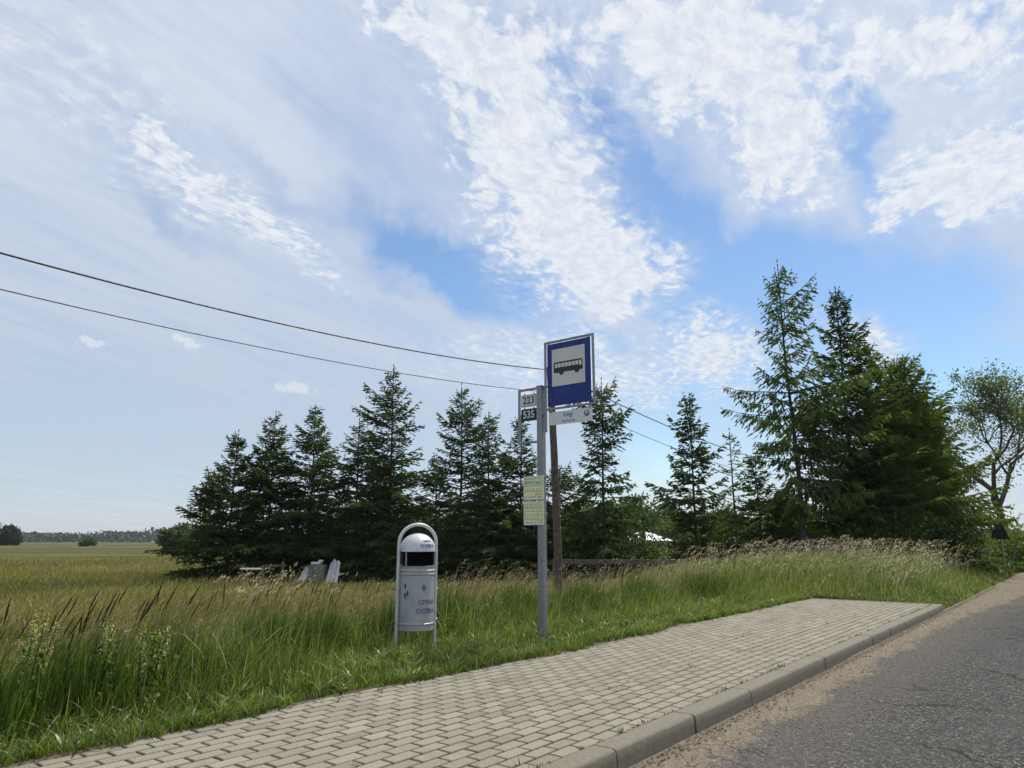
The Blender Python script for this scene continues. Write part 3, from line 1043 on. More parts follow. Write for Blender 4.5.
def on_clumps(lo, hi):
    def f(n):
        c = np.array(CLUMPS[lo:hi])[G.randint(0, hi - lo, n)]
        return c[:, 0] + .8 * c[:, 2] * G.randn(n), c[:, 1] + .8 * c[:, 3] * G.randn(n)
    return f
spikes(75, on_clumps(0, 6), .55, .84)
spikes(60, on_clumps(6, 12), .50, .80)
link('dark_grass_spikes', spk.mesh('dark_grass_spikes'), M['darkseed'], kind='stuff', label='dark grass spikes leaning right above the verge', category='grass')

# little weeds in the joints and along the pavement edge
wd = Bag()
n = 420
t_ = G.uniform(2.5, 14.8, n)
s_ = np.where(G.rand(n) < .5, -2.29, PAV_L + .05 + np.abs(G.randn(n)) * .07)
s_ = np.where(G.rand(n) < .12, -2.29 - .1035 * G.randint(0, 12, n), s_)
x_, y_ = st_arr(s_, t_)
nb = 7
N = n * nb
big = rep(.4 + G.rand(n) ** 3)
px, py = rep(x_) + G.randn(N) * .010, rep(y_) + G.randn(N) * .014
wd.add(*blades(px, py, np.full(N, -.008), .035 * big * (.4 + G.rand(N)), np.full(N, .006), G.rand(N) * 6.28, .3 + .7 * G.rand(N), np.clip(.35 + .25 * G.randn(N), 0, .8), 2, .2, .1, rs=G))
link('joint_weeds', wd.mesh('joint_weeds'), M['verge'], kind='stuff', label='tiny weeds growing in the joints of the pavers', category='weeds')


# ------------------------------------------------------------------ trees
def sprays(a, b, w, rs, tint):
    """needle sprays: two crossed diamonds from a to b"""
    n = len(a)
    d = b - a
    ln = np.linalg.norm(d, axis=1, keepdims=True) + 1e-6
    dn = d / ln
    r = rs.randn(n, 3)
    u = np.cross(dn, r)
    u /= np.linalg.norm(u, axis=1, keepdims=True) + 1e-6
    v = np.cross(dn, u)
    m = a + d * .45
    W_ = w[:, None]
    Q1 = np.stack([a, m + u * W_, b, m - u * W_], 1)
    Q2 = np.stack([a, m + v * W_, b, m - v * W_], 1)
    V = np.concatenate([Q1, Q2], 1).reshape(-1, 3)
    F = (np.arange(n) * 8)[:, None, None] + np.array([[0, 1, 2, 3], [4, 5, 6, 7]])[None]
    return V, F.reshape(-1, 4), np.repeat(tint, 8)


def limb(pts, r0, r1, segs=4):
    """thin tapered tube as numpy arrays"""
    pts = np.asarray(pts, float)
    n = len(pts)
    t = np.gradient(pts, axis=0)
    t /= np.linalg.norm(t, axis=1, keepdims=True) + 1e-9
    ref = np.array([.31, .17, .93]) if abs(t[0, 2]) < .8 else np.array([1., .2, 0])
    u = np.cross(t, ref)
    u /= np.linalg.norm(u, axis=1, keepdims=True) + 1e-9
    v = np.cross(t, u)
    rr = np.linspace(r0, r1, n)[:, None]
    ang = np.arange(segs) * 2 * math.pi / segs
    V = np.stack([pts + (u * math.cos(a) + v * math.sin(a)) * rr for a in ang], 1).reshape(-1, 3)
    i = np.arange(n - 1)[:, None] * segs
    kk = np.arange(segs)[None]
    k2 = (kk + 1) % segs
    F = np.stack([i + kk, i + k2, i + segs + k2, i + segs + kk], -1).reshape(-1, 4)
    return V, F, np.zeros(len(V))


def conifer(seed, H, R, base=.3, power=.85, dz=.27, nbr=6, droop=.30, up=.16, dens=1.0, w=.026, gaps=.06, lean=(0, 0), hang=.35, low=0.75, top_el=48, low_el=2, tl=.40, brk=.25):
    rs = np.random.RandomState(seed)
    wood, crown = Bag(), Bag()
    zs = np.linspace(0, H, 14)
    sway = .03 * H * .1
    tr = np.stack([lean[0] * zs + sway * np.sin(zs * .8 + seed), lean[1] * zs + sway * np.cos(zs * .7 + seed), zs], -1)
    wood.add(*limb(tr, 0.0085 * H + .012, .010, 8))
    z = base
    lev = 0
    while z < H - .12:
        f = (z - base) / (H - base)
        shape = (1 - f) ** (power * .82) * (low + (1 - low) * min(1, f / .22)) * (1 - .35 * max(0, (f - .78) / .22))
        cnt_ = max(3, 1 + int(round(nbr * (1 - .25 * f) + rs.randn() * .7)))
        a0 = rs.rand() * 6.283
        lvl_k = 1 + .26 * rs.randn()
        for j in range(cnt_):
            if rs.rand() < gaps:
                continue
            a = a0 + j * 6.283 / cnt_ + rs.randn() * .25
            L = max(.10, R * shape * min(1.3, lvl_k) * min(1.4, 1 + brk * rs.randn()) * (1 + brk * (.9 * math.sin(a - seed) + .5 * math.sin(2 * a + seed * 2)))) + .10
            zz = z + rs.randn() * dz * .3
            if zz > H - .05:
                continue
            e = rad(low_el + (top_el - low_el) * f ** 1.3 + rs.randn() * 5)
            u = np.linspace(0, 1, 6)
            hor = L * u * math.cos(e)
            ver = L * (math.tan(e) * .8 * u - droop * (1 - f * .7) * u ** 2 + up * u ** 3)
            ci = np.interp(zz, zs, tr[:, 0]), np.interp(zz, zs, tr[:, 1])
            bend = rs.randn() * .10
            dirx, diry = math.cos(a), math.sin(a)
            P = np.stack([ci[0] + dirx * hor - diry * bend * hor * u, ci[1] + diry * hor + dirx * bend * hor * u, zz + ver], -1)
            wood.add(*limb(P, .008 + .010 * L, .004, 3))
            nt = max(4, int(L / .058 * dens))
            uu = np.sort(.10 + .90 * rs.rand(nt) ** .85)
            side = np.where(np.arange(nt) % 2 == 0, 1., -1.)
            c = np.stack([np.interp(uu, u, P[:, i]) for i in range(3)], -1)
            tlen = (tl * L * (1.02 - uu) ** .8 + .12) * (.6 + .7 * rs.rand(nt)) * np.minimum(1, uu / .25 + .25)
            ta_ = a + side * rad(58) * (1 - .3 * uu) + rs.randn(nt) * .22
            tz = -hang * (1 - .6 * f) + .25 * f + rs.randn(nt) * .18
            tv = np.stack([np.cos(ta_), np.sin(ta_), tz], -1)
            tv /= np.linalg.norm(tv, axis=1, keepdims=True)
            e1 = c + tv * tlen[:, None]
            ns = np.clip((tlen / .17).astype(int), 1, 4)
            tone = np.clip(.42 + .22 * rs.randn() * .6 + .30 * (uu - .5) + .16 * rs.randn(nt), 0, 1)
            for s_i in range(4):
                m = ns > s_i
                if not m.any():
                    continue
                k0 = (s_i / ns[m])[:, None]
                k1 = (np.minimum(1, (s_i + 1.15) / ns[m]))[:, None]
                A = c[m] + (e1[m] - c[m]) * k0
                B = c[m] + (e1[m] - c[m]) * k1
                B = B + rs.randn(*B.shape) * .022
                B[:, 2] -= .03 * k1[:, 0] * hang
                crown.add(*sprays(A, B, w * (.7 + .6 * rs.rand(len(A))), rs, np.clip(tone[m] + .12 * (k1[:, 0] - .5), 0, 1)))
                # secondary side needles
                mm = rs.rand(len(A)) < .8 * dens
                if mm.any():
                    A2 = (A[mm] + B[mm]) / 2
                    r2 = rs.randn(mm.sum(), 3)
                    r2[:, 2] = r2[:, 2] * .5 - hang * .8
                    r2 /= np.linalg.norm(r2, axis=1, keepdims=True)
                    B2 = A2 + (r2 * .6 + tv[m][mm] * .6) * (.07 + .08 * rs.rand(mm.sum()))[:, None]
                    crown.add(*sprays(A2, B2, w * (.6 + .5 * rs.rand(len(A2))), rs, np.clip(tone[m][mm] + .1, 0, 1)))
            # leading shoot of the branch
            A = P[2:-1]
            B = P[3:]
            crown.add(*sprays(A, B, np.full(len(A), w * 1.1), rs, np.clip(.6 + .15 * rs.randn(len(A)), 0, 1)))
            tip = P[-1] + (P[-1] - P[-2]) / (np.linalg.norm(P[-1] - P[-2]) + 1e-6) * .12
            crown.add(*sprays(P[-1:], tip[None], np.array([w * .8]), rs, np.array([.7])))
        z += dz * (.7 + .6 * rs.rand()) * (1 - .25 * f)
        lev += 1
    zt = np.linspace(H - .55, H + .30, 6)
    top = np.stack([np.interp(zt, zs, tr[:, 0]), np.interp(zt, zs, tr[:, 1]), zt], -1)
    crown.add(*sprays(top[:-1], top[1:], np.full(5, w * 1.1), rs, np.full(5, .6)))
    return wood.mesh('trunk'), crown.mesh('crown')


def leaf_quads(c, size, rs, tint):
    n = len(c)
    d = rs.randn(n, 3)
    d /= np.linalg.norm(d, axis=1, keepdims=True)
    r = rs.randn(n, 3)
    u = np.cross(d, r)
    u /= np.linalg.norm(u, axis=1, keepdims=True)
    l = (size * (.6 + .8 * rs.rand(n)))[:, None]
    V = np.stack([c - d * l, c + u * l * .55, c + d * l, c - u * l * .55], 1).reshape(-1, 3)
    F = (np.arange(n) * 4)[:, None] + np.arange(4)[None]
    return V, F, np.repeat(tint, 4)


def broadleaf(seed, H, R, trunk_h, leaf=.07, per=60, levels=4, spread=.9, puff=.40, kids=3):
    rs = np.random.RandomState(seed)
    wood, crown = Bag(), Bag()
    tips = []

    def grow(p, d, L, r, lv):
        n = 4
        pts = [p]
        q = d.copy()
        for i in range(n):
            q = q + rs.randn(3) * .14
            q[2] += .05
            q /= np.linalg.norm(q)
            pts.append(pts[-1] + q * L / n)
        wood.add(*limb(pts, r, r * .62, 5 if lv < 2 else 3))
        if lv >= 1:
            for pp in pts[2 if lv > 1 else 3:]:
                tips.append((pp, lv))
        if lv < levels:
            kk = kids + (rs.rand() < .4)
            for _ in range(kk):
                a = rs.rand() * 6.283
                side = np.array([math.cos(a), math.sin(a), .15 + .35 * rs.rand()])
                nd = q * (.75) + side * spread * (.55 + .5 * rs.rand())
                nd /= np.linalg.norm(nd)
                grow(pts[-1 - (rs.rand() < .35)], nd, L * (.62 + .22 * rs.rand()), r * .55, lv + 1)

    grow(np.array([0., 0., -.05]), np.array([0., 0., 1.]), trunk_h, .0055 * H + .02, 0)
    P = np.array([t[0] for t in tips])
    # fit the crown into the wanted size
    ext = np.percentile(np.hypot(P[:, 0], P[:, 1]), 96)
    kx, kz = R / max(ext, .1), H / max(P[:, 2].max(), .1)
    for bg in (wood,):
        for v in bg.V:
            v[:, :2] *= np.minimum(1, v[:, 2:3] / (trunk_h * .6)) * (kx - 1) + 1
            v[:, 2] *= kz
    P = P * np.array([kx, kx, kz])
    for i, p in enumerate(P):
        if rs.rand() < .05:
            continue
        m = int(per * (.4 + .9 * rs.rand()))
        c = p + rs.randn(m, 3) * puff * np.array([1, 1, .75]) * (.6 + .6 * rs.rand())
        tone = .45 + .2 * rs.randn()
        crown.add(*leaf_quads(c, leaf, rs, np.clip(tone + .2 * rs.randn(m), 0, 1)))
    return wood.mesh('trunk'), crown.mesh('crown')


def bush(seed, rx, h, leaf=.07, n=4500, clumps=34):
    rs = np.random.RandomState(seed)
    wood, crown = Bag(), Bag()
    for i in range(clumps):
        a, rr = rs.rand() * 6.283, rs.rand() ** .6
        zz = h * (.12 + .80 * rs.rand() ** .8) * (1 - .38 * rr ** 2)
        c = np.array([math.cos(a) * rr * rx * .9, math.sin(a) * rr * rx * .8, zz])
        mid = c * np.array([.45, .45, .55]) + rs.randn(3) * .06
        wood.add(*limb([(c[0] * .08, c[1] * .08, -.05), mid, c], .02, .006, 4))
        m = int(n / clumps * (.5 + rs.rand()))
        pr = rs.randn(m, 3)
        pr *= (rs.rand(m, 1) ** .35) / (np.linalg.norm(pr, axis=1, keepdims=True))
        q = c + pr * np.array([rx * .36, rx * .36, h * .20]) * (.7 + .7 * rs.rand())
        q[:, 2] = np.maximum(q[:, 2], .02)
        crown.add(*leaf_quads(q, leaf, rs, np.clip(.45 + .16 * rs.randn() + .2 * rs.randn(m), 0, 1)))
        # stray shoots
        sh = 6
        d = rs.randn(sh, 3) * .5 + (c - np.array([0, 0, h * .4])) / max(rx, h)
        d /= np.linalg.norm(d, axis=1, keepdims=True)
        for q0 in d:
            uu = rs.rand(7, 1) * min(rx, h) * .35
            crown.add(*leaf_quads(c + q0 * (uu + rx * .22), leaf * .9, rs, np.clip(.6 + .2 * rs.randn(7), 0, 1)))
    return wood.mesh('stems'), crown.mesh('leaves')


def plant(name, label, cat, xy, meshes, mats, rz=0, group=None, parts=('trunk', 'crown'), sink=.05):
    x, y = xy
    s_, t_ = x * NX + y * NY, x * DX + y * DY
    z = float(ground_z(np.array([s_]), np.array([t_]))[0])
    r = thing(name, label, cat, (x, y, z - sink), rz, group)
    for nm, me, mt in zip(parts, meshes, mats):
        link(nm, me, mt, r)
    return r


#OBJECTS#
# ------------------------------------------------------------------ bus stop sign
stop = thing('bus_stop_sign', 'grey steel bus stop post with blue bus sign, route numbers and yellow timetables', 'bus stop sign', (0.35, 8.44, -.03), -TH)
mb = MB()
mb.box((0, 0, 1.43), (.080, .080, 3.06), .010)
mb.box((0, 0, 2.963), (.086, .086, .012), .003)
pole = mb.build('pole', M['galv'], stop)
for z in (1.50, 1.93):
    mb = MB()
    mb.box((0, 0, z - .06), (.094, .094, .03), .004)
    mb.build('clamp_band', M['galv'], pole)
# blue sign in its tube frame
mb = MB()
FX0, FX1, FZ0, FZ1 = .072, .752, 2.655, 3.50
for x in (FX0, FX1):
    mb.box((x, 0, (FZ0 + FZ1) / 2 - (.13 if x == FX0 else 0)), (.024, .026, FZ1 - FZ0 + (.26 if x == FX0 else 0)), .004)
for z in (FZ0 + .012, FZ1 - .012):
    mb.box(((FX0 + FX1) / 2, 0, z), (FX1 - FX0 - .024, .026, .024), .004)
for z in (2.60, 2.93):
    mb.box((.050, 0, z), (.022, .030, .030), .003)
frame = mb.build('sign_frame', M['galv'], stop)
for x, z in ((.13, 2.675), (.69, 2.675), (.13, 3.47), (.69, 3.47)):
    mb = MB()
    mb.box((x, -.004, z + (.012 if z < 3 else -.012)), (.018, .010, .044), .002)
    mb.build('bracket', M['galv'], frame)
mb = MB()
PX0, PX1, PZ0, PZ1 = .108, .722, 2.695, 3.462
mb.box(((PX0 + PX1) / 2, -.010, (PZ0 + PZ1) / 2), (PX1 - PX0, .006, PZ1 - PZ0), .002)
panel = mb.build('sign_panel', M['blue'], stop)
mb = MB()
mb.box((.412, -.0145, 3.158), (.468, .0022, .455), .0008)
field = mb.build('white_field', M['signgrey'], panel)
mb = MB()
bx0, bx1, bz0, bz1 = .205, .615, 3.092, 3.222
yb = -.0172
mb.poly([(bx0, bz0 + .012), (bx0 + .012, bz0), (bx1 - .012, bz0), (bx1, bz0 + .012), (bx1, bz1 - .02), (bx1 - .02, bz1), (bx0 + .016, bz1), (bx0, bz1 - .014)], yb, .0010)
for wx in (.315, .535):
    mb.poly([(wx + .034 * math.cos(a * math.pi / 12), bz0 + .002 + .034 * math.sin(a * math.pi / 12)) for a in range(24)], yb - .0012, .0010)
bus = mb.build('bus_pictogram', M['black'], panel)
mb = MB()
for i in range(7):
    x0 = bx0 + .018 + i * .0485
    mb.poly([(x0, bz0 + .062), (x0 + .040, bz0 + .062), (x0 + .040, bz1 - .020), (x0, bz1 - .020)], yb - .0013, .0008)
mb.poly([(bx1 - .050, bz0 + .050), (bx1 - .012, bz0 + .050), (bx1 - .016, bz1 - .018), (bx1 - .050, bz1 - .018)], yb - .0013, .0008)
mb.build('pictogram_windows', M['signgrey'], panel)
# name plate
mb = MB()
mb.box((.424, -.010, 2.545), (.610, .005, .158), .002)
npl = mb.build('name_plate', M['platewhite'], stop, label='white stop name plate reading Łęgi')
for x in (.16, .69):
    mb = MB()
    mb.box((x, -.006, 2.636), (.022, .014, .050), .002)
    mb.build('hanger', M['galv'], npl)
mb = MB()
text_on(mb, 'Łęgi', .074, .400, 2.578, -.0135, bold=.0006)
text_on(mb, 'Zachodnia', .046, .400, 2.502, -.0135)
mb.build('lettering', M['navy'], npl)
mb = MB()
mb.poly([(.655 + .036 * math.cos(a * math.pi / 14), 2.565 + .036 * math.sin(a * math.pi / 14)) for a in range(28)], -.0140, .0012)
logo = mb.build('round_emblem', M['black'], npl)
mb = MB()
for k_ in (-1, 0, 1):
    mb.poly([(.655 + k_ * .016 - .005, 2.552), (.655 + k_ * .016 + .005, 2.552), (.655 + k_ * .016 + .005, 2.580), (.655 + k_ * .016 - .005, 2.580)], -.0154, .0010)
mb.poly([(.632, 2.581), (.678, 2.581), (.668, 2.591), (.642, 2.591)], -.0154, .0010)
mb.build('emblem_bars', M['platewhite'], npl)
# route number frame on the left
mb = MB()
mb.box((-.328, 0, 2.62), (.026, .026, .68), .004)
mb.box((-.178, 0, 2.947), (.274, .026, .026), .004)
mb.box((-.178, 0, 2.293), (.274, .026, .026), .004)
mb.box((.066, 0, 2.947), (.052, .026, .026), .004)
mb.build('route_frame', M['galv'], stop)


def route(txt, z, white):
    b_ = MB()
    b_.box((-.180, -.004, z), (.232, .005, .152), .002)
    pl = b_.build('route_plate', M['platewhite'] if white else M['black'], stop, label='white plate with black number 223' if white else 'black plate with white number 535')
    b_ = MB()
    y = -.0078
    if white:
        for (x0, x1, z0, z1) in ((-.290, -.070, z + .064, z + .070), (-.290, -.070, z - .070, z - .064), (-.290, -.284, z - .064, z + .064), (-.076, -.070, z - .064, z + .064)):
            b_.poly([(x0, z0), (x1, z0), (x1, z1), (x0, z1)], y, .0008)
    text_on(b_, txt, .128, -.180, z, y - .0006, bold=.0035, squeeze=.92)
    b_.build('digits', M['black'] if white else M['platewhite'], pl)
    for x in (-.25, -.11):
        b_ = MB()
        b_.box((x, .003, z + .086), (.014, .008, .022), .002)
        b_.build('clip', M['galv'], pl)


route('223', 2.808, True)
route('535', 2.632, False)
# two timetable boards
for i, z in enumerate((1.742, 1.450)):
    b_ = MB()
    b_.box((-.082, -.0475, z), (.288, .007, .272), .002)
    tb = b_.build('timetable_board', M['paper'], stop, label='yellow timetable board with teal and orange rows' if i == 0 else 'yellow timetable board with grey and green rows')
    b_ = MB()
    for (x0, x1, z0, z1) in ((-.226, .062, z + .130, z + .138), (-.226, .062, z - .138, z - .130), (-.228, -.222, z - .130, z + .130), (.058, .064, z - .130, z + .130)):
        b_.box(((x0 + x1) / 2, -.050, (z0 + z1) / 2), (x1 - x0, .008, z1 - z0), .001)
    b_.build('board_edge', M['platewhite'], tb)
    rr = random.Random(5 + i)
    for mat, rows in ((('tealprint' if i == 0 else 'greyprint'), (.105, .075, .06, .045, .022) if i == 0 else (.10, .065, .050, .020)), ('orangeprint', (-.065, -.078) if i == 0 else (-.088,)), ('greenprint', (-.012,) if i == 0 else (-.02, -.035, -.06)), ('greyprint', (-.03, -.042, -.100, -.112) if i == 0 else (.082, -.075, -.105, -.118))):
        b_ = MB()
        for dz_ in rows:
            x = -.212
            while x < .040:
                w_ = rr.uniform(.012, .06)
                x1 = min(x + w_, .046)
                hh_ = .0045 if mat in ('tealprint', 'orangeprint') else .0026
                if mat != 'orangeprint' or x > -.06:
                    b_.poly([(x, z + dz_ - hh_), (x1, z + dz_ - hh_), (x1, z + dz_ + hh_), (x, z + dz_ + hh_)], -.0522, .0008)
                x = x1 + rr.uniform(.006, .02)
        if b_.v:
            b_.build('printed_rows', M[mat], tb)
    for dz_ in (.118, -.118):
        b_ = MB()
        b_.tube([(-.0, -.053, z + dz_), (-.0, -.049, z + dz_)], .006, 8)
        b_.build('screw', M['galv'], tb)

# ------------------------------------------------------------------ litter bin on a hoop
bin_ = thing('litter_bin', 'grey metal litter bin with domed lid inside a tube hoop, standing in the verge grass', 'litter bin', (-1.05, 8.13, -.05), rad(27))
R_ = .192
mb = MB()
hx = .218
pts = [(-hx, 0, 0)] + [(-hx, 0, z) for z in (.3, .7, 1.0, 1.09)] + [(-hx * math.cos(a), 0, 1.125 + (.205) * math.sin(a)) for a in [math.pi * q_ / 18 for q_ in range(1, 18)]] + [(hx, 0, z) for z in (1.09, 1.0, .7, .3, 0)]
# the hoop stands a little turned against the drum
mb.tube(pts, .0185, 14)
hoop = mb.build('hoop_frame', M['galvlight'], bin_, smooth=True)
for sx_ in (-1, 1):
    mb = MB()
    mb.lathe([(.0, .0), (.05, 0), (.05, .008), (.02, .012)], 16, c=(sx_ * hx, 0, .02))
    mb.build('foot_flange', M['galv'], hoop)
mb = MB()
mb.lathe([(R_ - .012, .215), (R_, .212), (R_, .268), (R_ + .006, .272), (R_ + .007, .284), (R_, .290), (R_, .785), (R_ + .006, .790), (R_ + .007, .802), (R_, .808), (R_, .822), (R_ + .006, .827), (R_ + .007, .838), (R_, .845), (R_, .876), (R_ + .004, .882), (R_ - .006, .884), (R_ - .012, .876), (R_ - .012, .215), (0, .215)], 56)
drum = mb.build('drum', M['alu'], bin_, smooth=True)
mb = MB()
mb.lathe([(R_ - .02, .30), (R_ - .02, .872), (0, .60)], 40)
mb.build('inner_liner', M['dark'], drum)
# lettering on the drum, centred on its front
def wrap(mb_, txt, size, a_c, zc, rad_, bold=0.0, lift=.0016, dome=None):
    import bmesh
    vs, fs = text_flat(txt, size, 'CENTER', bold)
    bm = bmesh.new()
    bv = [bm.verts.new((x, 0, z)) for x, z in vs]
    for f in fs:
        try:
            bm.faces.new([bv[i] for i in f])
        except ValueError:
            pass
    xs = [v[0] for v in vs]
    x = min(xs) + .006
    while x < max(xs):
        bmesh.ops.bisect_plane(bm, geom=bm.verts[:] + bm.edges[:] + bm.faces[:], plane_co=(x, 0, 0), plane_no=(1, 0, 0))
        x += .006
    bm.verts.index_update()
    vs = [(v.co.x, v.co.z) for v in bm.verts]
    fs = [[v.index for v in f.verts] for f in bm.faces]
    bm.free()
    out = []
    for x, z in vs:
        r0 = rad_ if dome is None else dome(zc + z)
        a = a_c + x / r0
        out.append(((r0 + lift) * math.sin(a), -(r0 + lift) * math.cos(a), zc + z))
    mb_.add(out, fs)
ac = rad(17)
mb = MB()
wrap(mb, 'GMINA', .074, ac + .05, .505, R_, .0)
wrap(mb, 'DOBRA', .074, ac + .02, .414, R_, .0)
mb.build('lettering', M['navy'], drum)
mb = MB()                                              # small crest
cr = [(-.020, .03), (.020, .03), (.020, -.005), (.012, -.024), (0, -.034), (-.012, -.024), (-.020, -.005)]
n = len(cr)
vs = []
for k_ in (1.0, .74):
    for x, z in cr:
        a = rad(4) + x * k_ / R_
        vs.append(((R_ + .0016) * math.sin(a), -(R_ + .0016) * math.cos(a), .655 + z * k_))
mb.add(vs, [(i, (i + 1) % n, (i + 1) % n + n, i + n) for i in range(n)])
for (x0, x1, z0, z1) in ((-.008, -.003, -.016, .016), (.002, .008, -.018, .010), (-.010, .010, -.002, .003)):
    mb.add([((R_ + .0018) * math.sin(rad(4) + x / R_), -(R_ + .0018) * math.cos(rad(4) + x / R_), .655 + z) for x, z in ((x0, z0), (x1, z0), (x1, z1), (x0, z1))], [(0, 1, 2, 3)])
mb.build('crest', M['black'], drum)
mb = MB()                                              # lock plate on the left
for (a0, a1, z0, z1, lf) in ((-62, -44, .55, .71, .004),):
    q_ = []
    for a in (a0, (a0 + a1) / 2, a1):
        for z in (z0, z1):
            q_.append(((R_ + lf) * math.sin(rad(a)), -(R_ + lf) * math.cos(rad(a)), z))
    mb.add(q_, [(0, 2, 3, 1), (2, 4, 5, 3)])
    q2 = [(x * (R_ - .001) / (R_ + lf), y * (R_ - .001) / (R_ + lf), z) for x, y, z in q_]
    m_ = len(mb.v)
    mb.add(q2, [(0, 1, 3, 2)])
    mb.f += [(m_ - 6, m_ - 5, m_ + 1, m_), (m_ - 2, m_ - 1, m_ + 5, m_ + 4)]
lockp = mb.build('lock_plate', M['alu'], drum)
mb = MB()
for a, z in ((-58, .575), (-58, .675), (-49, .60)):
    mb.box(((R_ + .006) * math.sin(rad(a)), -(R_ + .006) * math.cos(rad(a)), z), (.012, .012, .05), .002, Matrix.Rotation(rad(a), 3, 'Z'))
mb.build('keyhole', M['black'], lockp)
for sx_ in (-1, 1):
    for z in (.63, .31):
        mb = MB()
        mb.tube([(sx_ * (R_ - .004), 0, z), (sx_ * (hx + .028), 0, z)], .011, 10)
        mb.build('hinge_pin', M['galv'], hoop)
def domer(z):
    q_ = max(0.0, min(1.0, (z - 1.045) / .190))
    return (R_ + .004) * math.sqrt(max(1e-4, 1 - q_ ** 2.2))
mb = MB()
mb.lathe([(R_ - .012, 1.038), (R_ + .006, 1.036), (R_ + .006, 1.046)] + [(domer(z), z) for z in (1.06, 1.085, 1.11, 1.135, 1.16, 1.18, 1.20, 1.215, 1.226, 1.232)] + [(.0, 1.236)], 56)
lid = mb.build('domed_lid', M['galvlight'], bin_, smooth=True)
mb = MB()
wrap(mb, 'GMINA', .032, ac, 1.150, R_, .0004, .003, domer)
wrap(mb, 'DOBRA', .052, ac, 1.098, R_, .0008, .003, domer)
mb.build('lid_lettering', M['navy'], lid)
for a in (-62, 74):
    mb = MB()
    mb.box(((R_ - .010) * math.sin(rad(a)), -(R_ - .010) * math.cos(rad(a)), .962), (.022, .006, .170), .002, Matrix.Rotation(rad(a), 3, 'Z'))
    mb.build('lid_strap', M['galv'], lid)
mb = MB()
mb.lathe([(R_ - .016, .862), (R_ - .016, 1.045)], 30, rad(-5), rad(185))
mb.build('opening_darkener', M['dark'], bin_)  # black half cylinder added behind the opening so that it looks dark

# ------------------------------------------------------------------ utility pole and cables
wp = thing('utility_pole', 'slim brown wooden utility pole rising behind the bus stop sign', 'utility pole', (1.06, 17.0, -.35))
mb = MB()
mb.tube([(.02, 0, -.3), (0, 0, 1.5), (-.05, 0, 3.5), (-.13, 0, 5.62)], [.096, .092, .086, .078], 16)
mb.build('pole', M['polewood'], wp, smooth=True)
for dz_ in (5.48, 4.92):
    ins = MB()
    ins.tube([(-.13, -.10, dz_ - .06), (-.13, -.15, dz_ - .06), (-.13, -.15, dz_ + .03)], .010, 8)
    ins.lathe([(.0, .0), (.035, .01), (.040, .05), (.022, .07), (.030, .085), (.0, .10)], 16, c=(-.13, -.15, dz_))
    ins.build('insulator', M['ceramic'], wp, smooth=True)
def cable(name, label, ends, sag, r):
    b_ = MB()
    for p, q_, sg in ends:
        p, q_ = Vector(p), Vector(q_)
        b_.tube([p.lerp(q_, i / 40) - Vector((0, 0, 4 * sg * (i / 40) * (1 - i / 40))) for i in range(41)], r, 6)
    o = b_.build(name, M['cable'], None, smooth=True, label=label, category='overhead cable', group='overhead cables')
    return o
POLE_T = (.93, 16.85, 5.17)
POLE_B = (.93, 16.85, 4.61)
def along(k_, z):
    return (POLE_T[0] + DX * k_, POLE_T[1] + DY * k_, z)
cable('overhead_cable', 'thick black overhead cable, upper of the two, meeting the wooden pole behind the blue sign', [(along(-21, 5.12), POLE_T, .70), (POLE_T, along(26, 4.72), .66)], 0, .0125)
cable('overhead_cable', 'thinner overhead wire, lower of the two, ending behind the route numbers', [(along(-21, 4.60), POLE_B, .60), (POLE_B, along(26, 4.10), .72)], 0, .0075)

# ------------------------------------------------------------------ trees, one by one
def gz(x, y):
    return float(ground_z(np.array([x * NX + y * NY]), np.array([x * DX + y * DY]))[0])

